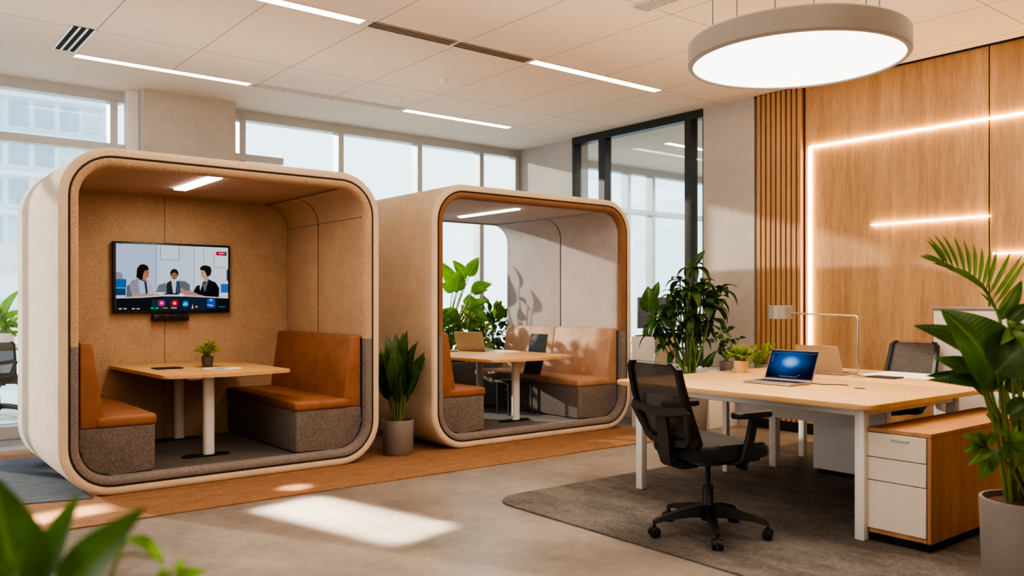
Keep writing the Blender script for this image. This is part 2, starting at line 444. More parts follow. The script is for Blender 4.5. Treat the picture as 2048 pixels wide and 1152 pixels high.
# ------------------------------------------------------------------ tower beyond the window
tow_d = plain('hazy pale pane', (184, 198, 208), .5, var=.1)  # distance haze is mixed into these tower and brick colours
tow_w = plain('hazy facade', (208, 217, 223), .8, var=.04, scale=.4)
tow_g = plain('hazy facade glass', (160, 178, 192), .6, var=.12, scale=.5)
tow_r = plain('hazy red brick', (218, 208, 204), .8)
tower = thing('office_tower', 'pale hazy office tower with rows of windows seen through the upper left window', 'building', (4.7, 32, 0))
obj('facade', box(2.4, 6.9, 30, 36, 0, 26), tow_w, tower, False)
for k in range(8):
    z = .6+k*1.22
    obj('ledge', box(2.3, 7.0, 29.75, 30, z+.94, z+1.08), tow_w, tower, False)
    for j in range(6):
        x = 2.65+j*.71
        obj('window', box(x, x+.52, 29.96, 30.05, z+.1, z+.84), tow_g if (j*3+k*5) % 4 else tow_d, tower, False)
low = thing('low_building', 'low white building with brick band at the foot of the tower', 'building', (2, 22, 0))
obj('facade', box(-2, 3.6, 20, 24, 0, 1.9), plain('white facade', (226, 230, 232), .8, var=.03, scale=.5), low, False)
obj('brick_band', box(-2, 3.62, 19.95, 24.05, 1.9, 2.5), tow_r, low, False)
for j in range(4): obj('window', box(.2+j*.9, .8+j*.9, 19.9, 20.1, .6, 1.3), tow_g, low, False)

# ------------------------------------------------------------------ ceiling fittings
def strip(x0, x1, yc, w, label):
    t = thing('ceiling_light', label, 'light', ((x0+x1)/2, yc, HC), 'linear lights recessed in the ceiling')
    fb = bmesh.new()
    for a in ((x0-.008, x1+.008, yc-w/2-.008, yc-w/2), (x0-.008, x1+.008, yc+w/2, yc+w/2+.008), (x0-.008, x0, yc-w/2, yc+w/2), (x1, x1+.008, yc-w/2, yc+w/2)):
        bx(fb, *a, HC-.006, HC)
    obj('frame', fb, white_metal, t, False)
    obj('diffuser', box(x0, x1, yc-w/2, yc+w/2, HC-.004, HC), lite_strip, t, False)
strip(1.5, 3.02, 5.56, .1, 'white linear ceiling light cut by the top edge of the view')
strip(4.66, 6.27, 5.56, .1, 'white linear ceiling light between the slot diffuser and the ring pendant')
strip(1.54, 3.04, 7.82, .1, 'white linear ceiling light above the booth with the screen')
strip(4.76, 6.2, 7.82, .1, 'white linear ceiling light above the booth without the screen')
for (x0, x1, y, lab) in ((8.4, 9.9, 7.3, 'linear ceiling light in the glazed room, nearest the windows'), (8.3, 9.9, 6.2, 'linear ceiling light in the glazed room, longer and deeper in the room'), (10.4, 12, 6.7, 'linear ceiling light far inside the glazed room')):
    strip(x0, x1, y, .09, lab)
def slot(x0, x1, y0, y1, label, n=4, along='x', m1=plain('vent slats', (150, 134, 118), .6)):
    t = thing('ceiling_vent', label, 'vent', ((x0+x1)/2, (y0+y1)/2, HC), 'air slots in the ceiling')
    obj('backing', box(x0, x1, y0, y1, HC-.003, HC), black, t, False)
    b = bmesh.new()
    for k in range(n):
        if along == 'x':
            y = y0+(y1-y0)*k/(n-1); bx(b, x0, x1, y-.006, y+.006, HC-.008, HC-.002)
        else:
            x = x0+(x1-x0)*k/(n-1); bx(b, x-.008, x+.008, y0, y1, HC-.008, HC-.002)
    obj('slat', b, m1, t, False)
slot(3.1, 3.84, 5.51, 5.62, 'dark linear air slot starting beside the topmost ceiling light')
slot(3.88, 4.62, 5.51, 5.62, 'dark linear air slot ending at the light near the ring pendant')
pale_s = plain('pale vent slats', (214, 204, 192), .6)
slot(3.1, 4.7, 7.77, 7.87, 'pale linear air slot between the two lights over the booths', 5, 'x', pale_s)
slot(1.36, 1.52, 7.0, 7.72, 'square-ended white vent with three dark slots near the left window', 4, 'y', white_m)
slot(4.35, 4.5, 3.5, 4.1, 'faint flush vent beside the ring pendant cables', 6, 'y', pale_s)
def disc(x, y, r, label, h=.03):
    b = bmesh.new(); lathe(b, [(0, -h), (r*.6, -h), (r*.9, -h*.6), (r, 0), (0, 0)], (x, y, HC), 20)
    tag(obj('smoke_detector', b, plaster, loc=(x, y, HC)), label, 'smoke detector', 'ceiling detectors')
p = px(795, 196, 1); k = (HC-CAMH)/(p.z-CAMH); disc(p.x*k, p.y*k, .06, 'low round detector on the ceiling just above the far slot')
p = px(888, 158, 1); k = (HC-CAMH)/(p.z-CAMH); disc(p.x*k, p.y*k, .035, 'tiny sprinkler-like detector on the ceiling between the two light rows', .05)

# ring pendant
RX, RY, RZ = 4.51, 2.90, 2.70
t = thing('pendant_light', 'large round grey pendant with glowing white disc hung on thin cables', 'light', (RX, RY, RZ))
R = .64
b = bmesh.new(); lathe(b, [(R-.03, .012), (R-.03, .0), (R-.012, 0), (R, .012), (R, .13), (R-.012, .142), (0, .142)], (RX, RY, RZ), 96)
obj('housing', b, ring_m, t)
b = bmesh.new(); lathe(b, [(0, .010), (R-.03, .010)], (RX, RY, RZ), 96)
obj('diffuser', b, lite_ring, t)
for k in range(6):
    a = k*PI/3+.35
    b = bmesh.new(); tube(b, [(RX+.5*math.cos(a), RY+.5*math.sin(a), RZ+.14), (RX+.5*math.cos(a), RY+.5*math.sin(a), HC)], .0025, 6)
    obj('cable', b, plastic_d, t)

# LED lines let into the wood wall
def led(pts, label, w=.016):
    t = thing('wall_light', label, 'light', pts[0], 'LED lines in the oak wall')
    b = bmesh.new()
    for p, q in zip(pts, pts[1:]):
        y0, y1 = sorted((p[1], q[1])); z0, z1 = sorted((p[2], q[2]))
        bx(b, WX-.034, WX-.009, y0-w/2, y1+w/2, z0-w/2, z1+w/2)
    obj('diffuser', b, lite_led, t, False)
    return t
led([(WX, 4.5, .45), (WX, 4.5, 2.74), (WX, -1.0, 2.74)], 'glowing warm LED line running up the oak wall and turning along its top', .015)
led([(WX, 2.9, 1.955), (WX, 3.88, 1.955)], 'short horizontal LED line in the middle of the oak wall', .009)
led([(WX, 1.6, 1.65), (WX, 2.86, 1.65)], 'short horizontal LED line cut by the right edge of the view', .009)

# ------------------------------------------------------------------ carpets
b = bmesh.new(); prism(b, rpoly(.2, 6.15, 5.15, 8.2, (0, .25, .1, 0)), 'z', .0005, .008)
tag(obj('carpet', b, carpet_or, smooth=False, loc=(3, 6, 0)), 'rust orange carpet strip running under both meeting booths', 'carpet')
b = bmesh.new(); prism(b, [(-2.5, 5.6), (.6, 6.02), (1.25, 5.85), (1.25, 7.7), (-2.5, 7.7)], 'z', .009, .014)
tag(obj('carpet', b, carpet_bl, smooth=False, loc=(0, 7, .008)), 'slate blue streaked carpet along the outer left side of the booth with the screen', 'carpet')
b = bmesh.new(); prism(b, rpoly(3.22, 6.85, .5, 4.27, (.1, .1, .15, .22), 8), 'z', .0005, .01)
tag(obj('rug', b, rug_m, smooth=False, loc=(4.5, 2.5, 0)), 'mottled dark grey rug with rounded corner under the desks', 'rug')

# ------------------------------------------------------------------ meeting booths
ZS = .975        # where grey lining meets the upper lining
def profile(x0, x1, z0, z1, r, d, part='all', n=10):
    """rounded section inset by d, anticlockwise from the right side at the split height"""
    x0 += d; x1 -= d; z0 += d; z1 -= d; r = max(r-d, .02)
    up = [(x1, ZS)] + [(x1-r+r*math.cos(a), z1-r+r*math.sin(a)) for a in [PI/2*i/n for i in range(n+1)]]
    up += [(x0+r+r*math.cos(a), z1-r+r*math.sin(a)) for a in [PI/2+PI/2*i/n for i in range(n+1)]] + [(x0, ZS)]
    lo = [(x0, ZS)] + [(x0+r+r*math.cos(a), z0+r+r*math.sin(a)) for a in [PI+PI/2*i/n for i in range(n+1)]]
    lo += [(x1-r+r*math.cos(a), z0+r+r*math.sin(a)) for a in [1.5*PI+PI/2*i/n for i in range(n+1)]] + [(x1, ZS)]
    if part == 'all': return up[:-1]+lo[:-1]
    return up if part == 'up' else lo if part == 'low' else up[slice(*part)]
def loft(bm, P, sections, part='all', r=.33, closed=True):
    rows = [[bm.verts.new((x, y, z)) for x, z in profile(*P, r, d, part)] for d, y in sections]
    n = len(rows[0]); ring = part == 'all'
    pr = list(zip(rows, rows[1:])) + ([(rows[-1], rows[0])] if closed else [])
    for A, B in pr:
        for i in range(n if ring else n-1): bm.faces.new((A[i], A[(i+1) % n], B[(i+1) % n], B[i]))
    if not ring and closed:
        bm.faces.new([q[0] for q in rows]); bm.faces.new([q[-1] for q in rows][::-1])
    bmesh.ops.recalc_face_normals(bm, faces=bm.faces)
    return bm
def booth(label, X0, X1, Z1, Y0, Y1, open_back, m_in, m_up_rim, m_out, seam_y):
    P = (X0, X1, .004, Z1)
    t = thing('meeting_booth', label, 'booth', ((X0+X1)/2, (Y0+Y1)/2, 0), 'rounded felt meeting booths')
    f, g = Y0, Y1
    b = bmesh.new(); loft(b, P, [(.06, f+.05), (.06, f+.012), (.053, f+.003), (.034, f), (.014, f+.004), (.004, f+.014), (0, f+.03), (0, g-.03), (.004, g-.014), (.014, g-.004), (.034, g), (.06, g-.01), (.06, g-.05)])
    obj('outer_shell', b, m_out, t)
    b = bmesh.new(); loft(b, P, [(.059, f+.006), (.061, f+.002), (.064, f+.003), (.066, f+.01), (.06, f+.014)])
    obj('piping', b, piping_m, t)
    rim = [(.065, f+.07), (.065, f+.014), (.071, f+.004), (.088, f), (.106, f+.006), (.118, f+.02), (.122, f+.04), (.122, f+.07)]
    b = bmesh.new(); loft(b, P, rim, 'up'); obj('upper_rim', b, m_up_rim, t)
    b = bmesh.new(); loft(b, P, rim, 'low'); obj('lower_rim', b, felt_grey, t)
    if open_back:
        rrim = [(d, g-(y-f)) for d, y in rim]
        b = bmesh.new(); loft(b, P, rrim, 'up'); obj('rear_rim', b, m_in, t)
        b = bmesh.new(); loft(b, P, rrim, 'low'); obj('rear_rim', b, felt_grey, t)
        e = g-.07
    else: e = g-.03
    ins = [(.061, f+.07), (.108, f+.07), (.108, e), (.061, e)]
    b = bmesh.new(); loft(b, P, ins, 'up'); obj('upper_lining', b, m_in, t)
    b = bmesh.new(); loft(b, P, ins, 'low'); obj('lower_lining', b, felt_grey, t)
    # padded wall panels on both sides: up[] indices 0..11 right side, 12..23 left side
    def pad(part, a, c, nm):
        bb = bmesh.new(); loft(bb, P, [(.108, a+.002), (.118, a+.002), (.124, a+.008), (.126, a+.02), (.126, c-.02), (.124, c-.008), (.118, c-.002), (.108, c-.002)], part)
        obj(nm, bb, m_in, t)
    ys = [f+.075, seam_y, e-(.0 if open_back else .05)]
    for a, c in zip(ys, ys[1:]):
        if open_back:
            pad((0, 12), a, c, 'wall_panel'); pad((12, 24), a, c, 'wall_panel')
        else:
            for s in ((0, 2), (22, 24)): pad(s, a, c, 'wall_panel')
            for s in ((1, 12), (12, 23)): pad(s, a, c, 'corner_panel')
    for sl in ((0, 12), (12, 24)):
        bb = bmesh.new(); tube(bb, [(x, seam_y, z) for x, z in profile(*P, .33, .121, sl)], .0045, 6); obj('seam', bb, piping_m, t)
    if not open_back:
        for xx in (X0+.1245, X1-.1245):
            bb = bmesh.new(); tube(bb, [(xx, f+.08, Z1-.33), (xx, e-.05, Z1-.33)], .0028, 6); obj('seam', bb, piping_m, t)
        bb = bmesh.new(); tube(bb, [(X1-.33, f+.08, Z1-.1245), (X1-.33, e-.05, Z1-.1245)], .0028, 6); obj('seam', bb, piping_m, t)
        xs = X0+.105; xe = X1-.105; xm = 2.13
        pr = profile(*P, .33, .105)
        for sgn in (0, 1):
            pts = []
            for (x, z) in pr:
                x2 = min(x, xm-.002) if sgn == 0 else max(x, xm+.002)
                if not pts or (abs(pts[-1][0]-x2)+abs(pts[-1][1]-z)) > 1e-5: pts.append((x2, z))
            # drop collinear run along the cut
            q = [p for i, p in enumerate(pts) if not (abs(p[0]-(xm-.002 if sgn == 0 else xm+.002)) < 1e-6 and .12 < p[1] < Z1-.12)]
            bb = bmesh.new(); prism(bb, q, 'y', g-.07, g-.02, .003, 1); obj('back_panel', bb, m_in, t)
        bb = bmesh.new(); prism(bb, [p for p in profile(*P, .33, .06)], 'y', g-.018, g-.004); obj('rear_cover', bb, m_out, t)
    bb = bmesh.new(); prism(bb, rpoly(X0+.33, X1-.33, f+.08, e-.05, .03), 'z', .1105, .119); obj('floor_mat', bb, mat_dk, t, False)
    return t
B1 = (1.06, 3.34, 2.262, 5.86, 7.42); B2 = (3.86, 6.255, 2.275, 5.9, 7.8)
t1 = booth('tan felt meeting booth with a wall screen inside', *B1, False, felt_in, felt_rim, felt_out, 6.71)
t2 = booth('felt meeting booth open at the back with grey padded lining', *B2, True, felt_lilac, felt_brown, felt_out, 6.83)
obj('light_strip', box(2.04, 2.13, 5.98, 6.8, 2.139, 2.153), lite_pod, t1, False)
obj('light_strip', box(5.08, 5.13, 6.3, 7.27, 2.154, 2.168), lite_pod, t2, False)

def bench(label, xw, sgn, y0, y1, leath, width, rc=.2, zb=.122, split=None):
    """bench whose back stands against the booth side at x = xw and faces sgn"""
    X = lambda d: xw+sgn*d
    t = thing('booth_bench', label, 'bench', (X(width/2), (y0+y1)/2, zb), 'cognac leather benches in the booths')
    pts = [(X(.0), .445), (X(.0), zb+rc)]
    pts += [(X(rc-rc*math.cos(a)), zb+rc-rc*math.sin(a)) for a in [PI/2*i/8 for i in range(1, 9)]]
    pts += [(X(width-.03), zb), (X(width-.009), zb+.009), (X(width), zb+.03), (X(width), .445)]
    b = bmesh.new(); prism(b, pts, 'y', y0, y1, .022, 4); obj('base', b, felt_bench, t)
    cuts = [y0] + ([split] if split else []) + [y1]
    sx0, sx1 = sorted((X(.1), X(width+.012)))
    obj('seat_cushion', box(sx0, sx1, y0-.01, y1, .437, .512, .026, 4), leath, t)
    for a, c in zip(cuts, cuts[1:]):
        q = [(X(.005), .44), (X(.155), .44), (X(.15), .52), (X(.085), .985), (X(.07), 1.0), (X(.005), 1.0)]
        b = bmesh.new(); prism(b, q, 'y', a, c-.002, .016, 4); obj('backrest', b, leath, t)
    return t
bench('cognac leather bench seen end-on at the left of the booth with the screen', B1[0]+.128, 1, 5.925, 7.37, tan, .47)
bench('long cognac leather bench at the right of the booth with the screen', B1[1]-.128, -1, 5.925, 7.37, tan, .55)
bench('cognac bench at the left of the open-backed booth, mostly hidden by its side', B2[0]+.128, 1, 5.97, 7.6, tan, .47)
bench('long light cognac bench with two back cushions in the open-backed booth', B2[1]-.128, -1, 5.97, 7.68, tan_lt, .53, split=6.83)

def booth_table(label, top, legs, z, zf, mat, boxes):
    cx = sum(p[0] for p in top)/len(top); cy = sum(p[1] for p in top)/len(top)
    t = thing('meeting_table', label, 'table', (cx, cy, zf), 'booth tables')
    pts = []
    n = len(top)
    for i in range(n):     # round the corners a little
        p, q, r = Vector(top[i-1]), Vector(top[i]), Vector(top[(i+1) % n])
        a = q+(p-q).normalized()*.035; c = q+(r-q).normalized()*.035
        for k in range(5):
            s = k/4; pts.append(tuple((a*(1-s)**2+q*2*s*(1-s)+c*s*s)[:2]))
    b = bmesh.new(); prism(b, pts, 'z', z-.026, z, .005, 2); obj('tabletop', b, mat, t)
    for (x, y) in legs:
        b = bmesh.new()
        prism(b, rpoly(x-.042, x+.042, y-.03, y+.03, .029, 6), 'z', zf+.012, z-.026); lg = obj('leg', b, white_metal, t)
        b = bmesh.new(); prism(b, rpoly(x-.19, x+.16, y-.045, y+.045, .044, 6), 'z', zf, zf+.012, .003, 1); obj('foot', b, plastic_k, lg)
    for (x0, x1, y0, y1) in boxes: obj('control_box', box(x0, x1, y0, y1, z-.06, z-.027, .004), white_metal, t)
    return t
booth_table('oak table in the booth under the wall screen', [(1.745, 6.05), (2.2, 5.985), (2.69, 6.07), (2.68, 7.34), (1.69, 7.34)], [(2.14, 6.3), (2.2, 7.2)], .75, .12, table_wood, [(1.98, 2.08, 6.25, 6.33), (2.4, 2.54, 6.3, 6.36)])
booth_table('oak table with an open silver laptop in the open-backed booth', [(4.56, 5.99), (5.1, 5.95), (5.63, 6.1), (5.66, 7.2), (5.66, 7.62), (4.3, 7.62), (4.4, 7.0)], [(5.09, 6.32), (5.42, 7.35)], .745, .12, table_wood, [])

# wall screen and sound bar -------------------------------------------------
YS = B1[4]-.07
TX0, TX1, TZ0, TZ1 = 1.715, 2.665, 1.17, 1.755
tv = thing('tv', 'wall screen showing three people at a meeting table, inside the tan booth', 'screen', ((TX0+TX1)/2, YS, (TZ0+TZ1)/2))
obj('housing', box(TX0, TX1, YS-.05, YS-.006, TZ0, TZ1, .004), plastic_k, tv)
obj('mount', box(1.95, 2.45, YS-.008, YS+.001, 1.3, 1.65), plastic_k, tv, False)
scols = {}
SB = bmesh.new(); SM = []
def smat(rgb):
    if rgb not in scols:
        scols[rgb] = len(SM); SM.append(emit('screen colour %d %d %d' % rgb, rgb, .82))
    return scols[rgb]
depth = [0]
SX0, SX1, SZ0, SZ1 = TX0+.022, TX1-.016, TZ0+.022, TZ1-.018
def sp(rgb, pts):
    depth[0] += 1
    y = YS-.0502-.00004*depth[0]
    f = SB.faces.new([SB.verts.new((SX0+(SX1-SX0)*a, y, SZ1-(SZ1-SZ0)*c)) for a, c in pts])
    f.material_index = smat(rgb)
def sr(rgb, a0, c0, a1, c1): sp(rgb, [(a0, c0), (a1, c0), (a1, c1), (a0, c1)])
def se(rgb, cx, cy, rx, ry, n=20): sp(rgb, [(cx+rx*math.cos(2*PI*i/n), cy+ry*math.sin(2*PI*i/n)) for i in range(n)])
sr((176, 194, 220), 0, 0, 1, 1)
sr((186, 202, 226), 0, 0, .34, .82); sr((204, 216, 232), .345, 0, .68, .82); sr((212, 222, 234), .68, 0, 1, .82)
for x in (.338, .676, .765): sr((140, 152, 170), x, 0, x+.005, .72)
sr((150, 162, 180), .375, .0, .548, .225); sr((212, 222, 232), .382, .0, .54, .215)
sr((160, 172, 182), .862, .1, 1, .325); sr((214, 226, 230), .869, .1, 1, .315)
sr((200, 40, 66), .885, .068, .985, .128); sr((70, 60, 60), .955, .072, .985, .126)
for i in range(5): sr((240, 220, 225), .912+i*.012, .088, .92+i*.012, .106)
sr((150, 170, 195), .02, .0, .05, .02)
# furniture behind
sp((150, 150, 160), [(0, .42), (.05, .44), (.06, .53), (0, .54)]); sr((46, 112, 178), 0, .53, .085, .66); sr((80, 180, 230), 0, .655, .08, .67); sr((34, 80, 130), 0, .67, .08, .77)
sr((70, 120, 180), .93, .58, 1, .72); sr((60, 90, 120), .985, .35, 1, .53)
sp((110, 116, 126), [(.085, .82), (.09, .63), (.12, .6), (.2, .66), (.2, .82)])
sp((120, 126, 136), [(.34, .72), (.36, .61), (.42, .58), (.47, .72)]); sp((110, 118, 130), [(.52, .72), (.53, .54), (.6, .55), (.64, .6), (.64, .7), (.6, .74)])
# middle person
sp((60, 58, 60), [(.43, .74), (.432, .58), (.47, .54), (.52, .54), (.545, .58), (.55, .74)])
sp((200, 206, 214), [(.472, .54), (.52, .54), (.51, .74), (.49, .74)]); sp((70, 110, 150), [(.52, .56), (.536, .6), (.54, .74), (.525, .74)])
se((60, 42, 36), .5, .43, .037, .07); se((176, 118, 90), .5, .47, .027, .055); sr((120, 76, 58), .488, .455, .512, .462)
se((150, 92, 72), .5, .497, .01, .008)
# left person
sp((150, 150, 160), [(.11, .62), (.13, .55), (.18, .52), (.26, .53), (.3, .62), (.32, .76), (.14, .82), (.12, .7)])
sp((190, 186, 192), [(.24, .54), (.275, .56), (.32, .7), (.32, .75), (.27, .77)]); sp((170, 190, 220), [(.18, .54), (.235, .55), (.25, .74), (.2, .76)])
sp((70, 64, 80), [(.236, .54), (.255, .56), (.268, .74), (.25, .75)])
sp((38, 28, 28), [(.17, .5), (.175, .37), (.2, .31), (.235, .3), (.265, .325), (.277, .38), (.26, .44), (.255, .5), (.23, .56), (.2, .53)])
sp((196, 126, 96), [(.225, .47), (.24, .4), (.27, .385), (.277, .42), (.275, .47), (.255, .52), (.22, .55)]); sr((90, 50, 44), .255, .415, .272, .424); sr((140, 60, 56), .258, .478, .272, .486)
sp((206, 150, 126), [(.13, .8), (.14, .74), (.22, .76), (.35, .75), (.4, .77), (.36, .79), (.22, .81)])
# right person
sp((28, 30, 40), [(.66, .75), (.7, .62), (.73, .6), (.735, .7), (.76, .56), (.81, .51), (.88, .56), (.915, .65), (.91, .82), (.75, .82)])
sp((110, 112, 122), [(.755, .6), (.8, .53), (.815, .53), (.78, .72)])
sp((206, 160, 140), [(.74, .38), (.765, .36), (.8, .42), (.82, .5), (.79, .56), (.77, .5), (.75, .48), (.742, .43)]); sr((70, 44, 40), .748, .4, .762, .408); sr((160, 80, 76), .752, .462, .764, .469)
sp((44, 34, 32), [(.735, .33), (.755, .3), (.79, .29), (.83, .31), (.842, .37), (.83, .45), (.8, .47), (.785, .4), (.77, .37), (.735, .37)])
sp((200, 140, 124), [(.55, .68), (.565, .65), (.6, .69), (.66, .7), (.72, .75), (.77, .77), (.76, .8), (.66, .78), (.58, .75)])
# table edge and tool bar
sp((206, 196, 190), [(0, .8), (.2, .79), (.4, .76), (.6, .76), (1, .8), (1, .85), (0, .85)]); sr((30, 34, 40), .41, .735, .54, .755); sr((240, 240, 240), .55, .74, .575, .79)
sp((32, 36, 46), [(0, .82), (.2, .81), (.4, .785), (.6, .785), (.8, .8), (1, .815), (1, 1), (0, 1)])
sp((40, 52, 74), [(.4, .79), (.6, .79), (.8, .805), (.8, 1), (.4, 1)]); sr((36, 74, 70), .3, .83, .4, 1)
def icon(rgb, hi, a0, c0, a1, c1):
    d = .012
    sp(rgb, [(a0+d, c0), (a1-d, c0), (a1, c0+d*2), (a1, c1-d*2), (a1-d, c1), (a0+d, c1), (a0, c1-d*2), (a0, c0+d*2)])
    se(hi, (a0+a1)/2, (c0+c1)/2, .014, .024)
icon((220, 40, 130), (250, 170, 215), .358, .84, .418, .935); icon((214, 50, 60), (246, 190, 180), .47, .84, .535, .935); icon((20, 120, 190), (70, 220, 240), .572, .85, .628, .945)
sr((60, 214, 236), .578, .895, .62, .925); sr((44, 96, 180), .8, .815, .876, .965); se((150, 190, 235), .835, .84, .014, .02); sp((240, 242, 246), [(.79, .91), (.86, .92), (.84, .935)])
for x in (.022, .062, .132, .172): sr((226, 230, 234), x, .965, x+.026, .98)
for x in (.305, .345): se((40, 190, 130), x, .965, .016, .012)
sr((230, 150, 70), .4, .955, .44, .97); sr((236, 238, 240), .47, .955, .52, .968); sp((240, 205, 170), [(.665, .9), (.672, .97), (.655, .975)]); se((220, 170, 150), .7, .945, .012, .014)
sr((70, 130, 190), .905, .94, .97, .952)
obj('screen', SB, SM, tv, False)
sbx = thing('sound_bar', 'black conference sound bar fixed under the wall screen', 'speaker', (2.16, YS, 1.13))
obj('housing', box(2.02, 2.31, YS-.07, YS-.001, 1.105, 1.158, .006), plastic_k, sbx)
for x in (2.09, 2.165, 2.24):
    b = bmesh.new(); prism(b, rpoly(x-.028 if x != 2.165 else x-.018, x+.028 if x != 2.165 else x+.018, 1.113, 1.15, .012, 4), 'y', YS-.073, YS-.069); obj('speaker_grille', b, black, sbx, False)

# ------------------------------------------------------------------ plants
def pot(t, x, y, z, r0, r1, h, mat, soil=True, wall=.012, n=36):
    b = bmesh.new(); lathe(b, [(0, .0), (r0*.94, 0), (r0, .012), (r1, h-.006), (r1-.003, h), (r1-wall, h), (r1-wall-.003, h-.03), (0, h-.031)], (x, y, z), n); obj('pot', b, mat, t)
    if soil:
        b = bmesh.new()
        lathe(b, [(0, h-.012), (r1*.4, h-.016), (r1*.7, h-.02), (r1-wall-.001, h-.026)], (x, y, z), 20)
        for v in b.verts: v.co.z += random.uniform(-.004, .004)
        obj('soil', b, soil_m, t)

def strap_plant(label, x, y, z, H, n, w, spread, potdims, mat, lm):
    t = thing('potted_plant', label, 'plant', (x, y, z))
    r0, r1, h = potdims; pot(t, x, y, z, r0, r1, h, mat)
    fb = bmesh.new(); sbm = bmesh.new()
    for i in range(n):
        a = 2*PI*i/n*2.4+random.uniform(-.3, .3); k = (i+.5)/n
        lean = spread*(.2+.9*k)*random.uniform(.8, 1.1); hh = H*(1-.45*k*random.uniform(.6, 1.1))
        base = Vector((x+.03*math.cos(a), y+.03*math.sin(a), z+h-.02))
        mid = base+Vector((math.cos(a)*lean*.35, math.sin(a)*lean*.35, hh*.45))
        tip = base+Vector((math.cos(a)*lean, math.sin(a)*lean, hh))
        tube(sbm, [base, base.lerp(mid, .5)+Vector((0, 0, .01)), mid], [.009, .007, .004], 6)
        leaf(fb, mid-(mid-base)*.25, tip, w*random.uniform(.8, 1.15), .1, .2, (-FW*.7+Vector((math.cos(a)*-.5, math.sin(a)*-.5, .5))), 'lance', 10)
    obj('stem', sbm, stem_m, t); obj('foliage', fb, lm, t)
    return t
strap_plant('broad-leaved dracaena in a round grey pot between the two booths', 3.60, 6.02,   .008, .76, 26, .14, .25, (.125, .13, .285), pot_g, leaf_a)

def fern(label, x, y, z, pr, ph, pm, H, n, w, lm, name='small_plant'):
    t = thing(name, label, 'plant', (x, y, z)); pot(t, x, y, z, pr*.86, pr, ph, pm, True, .006, 24)
    fb = bmesh.new()
    for i in range(n):
        a = random.uniform(0, 2*PI); k = random.random()
        b0 = Vector((x, y, z+ph-.015))+Vector((random.uniform(-1, 1), random.uniform(-1, 1), 0))*pr*.45
        tip = b0+Vector((math.cos(a)*H*(.25+.8*k), math.sin(a)*H*(.25+.8*k), H*(1.1-.75*k)*random.uniform(.75, 1.1)))
        leaf(fb, b0, tip, w*random.uniform(.7, 1.2), .18, .3, (0, 0, 1), 'lance', 6)
        d = tip-b0
        for s in (.5, .68, .84):       # side leaflets
            m = b0+d*s+Vector((0, 0, .18*d.length*math.sin(PI*s)))
            side = d.cross(Vector((0, 0, 1))).normalized()
            for g in (-1, 1): leaf(fb, m, m+side*g*w*1.5+d.normalized()*w*1.3, w*.55, .1, .2, (0, 0, 1), 'lance', 3)
    obj('foliage', fb, lm, t)
    return t
fern('small fern in a dark square-sided pot on the table under the wall screen', 2.26, 6.68, .75, .046, .085, pot_d, .125, 34, .022, leaf_c)
fern('small yellow green succulent in a beige pot on the front desk', 5.28, 3.86, .735, .056, .088, pot_b, .105, 44, .026, leaf_c)

def bush(fb, c, rad, n, size, shape='ovate'):
    for i in range(n):
        v = rvec(); p = Vector(c)+Vector((v.x*rad[0], v.y*rad[1], v.z*rad[2]))*random.uniform(.35, 1)
        d = (v+rvec()*.7+Vector((0, 0, .2))).normalized(); L = size*random.uniform(.7, 1.3)
        leaf(fb, p, p+d*L, L*.5, .12, .25, rvec()+Vector((0, 0, 1)), shape, 4)
def paddle(fb, sbm, base, knee, tip, w, bend=.1, nrm=(0, 0, 1), r=.008, shape='ovate', fold=.3, n=10):
    """petiole from base to knee, then a blade from knee to tip"""
    base, knee = Vector(base), Vector(knee)
    m = base.lerp(knee, .55)+Vector(((knee.x-base.x)*-.12, (knee.y-base.y)*-.12, .02))
    tube(sbm, smoothpath([base, m, knee], 5), [r*1.3]*3+[r]*5+[r*.7]*3, 7)
    leaf(fb, knee, tip, w, bend, fold, nrm, shape, n)

# plants in the window bay behind the open-backed booth
t = thing('potted_plant', 'tall bird of paradise by the window behind the open-backed booth', 'plant', (5.65, 8.36, .53))
fb, sbm = bmesh.new(), bmesh.new(); D = 10.1
base = Vector((5.65, 8.36, .52))
TOWARD = -FW*.8+Vector((0, 0, .45))
for (k, tip, w, dd) in (((932, 558), (905, 520), 26, .1), ((938, 553), (958, 514), 30, -.1), ((915, 585), (880, 522), 34, .15), ((912, 583), (920, 540), 40, -.15), ((905, 585), (882, 566), 24, .2), ((942, 583), (985, 568), 30, .1), ((944, 585), (976, 580), 24, -.2), ((940, 610), (938, 588), 30, -.1), ((930, 620), (980, 600), 26, .2), ((935, 625), (975, 640), 40, 0), ((1000, 640), (993, 600), 30, .2), ((915, 640), (880, 620), 36, -.2), ((905, 650), (912, 618), 36, -.2)):
    paddle(fb, sbm, base+rvec()*.03, px(*k, D+dd), px(*tip, D+dd), w/FPX*D, .1, TOWARD, .009)
obj('stem', sbm, stem_m, t); obj('foliage', fb, leaf_d, t)
tr = thing('planter_trough', 'long low grey planter trough by the window behind the open-backed booth', 'planter', (5.65, 8.2, 0))
b = bmesh.new()
for q in ((4.7, 6.75, 8.02, 8.04), (4.7, 6.75, 8.52, 8.54), (4.7, 4.72, 8.04, 8.52), (6.73, 6.75, 8.04, 8.52)): bx(b, *q, 0, .56)
bx(b, 4.72, 6.73, 8.04, 8.52, .0, .5); obj('planter_box', b, plain('trough grey', (104, 98, 94), .7), tr, False)
obj('soil', box(4.72, 6.73, 8.04, 8.52, .5, .53), soil_m, tr, False)
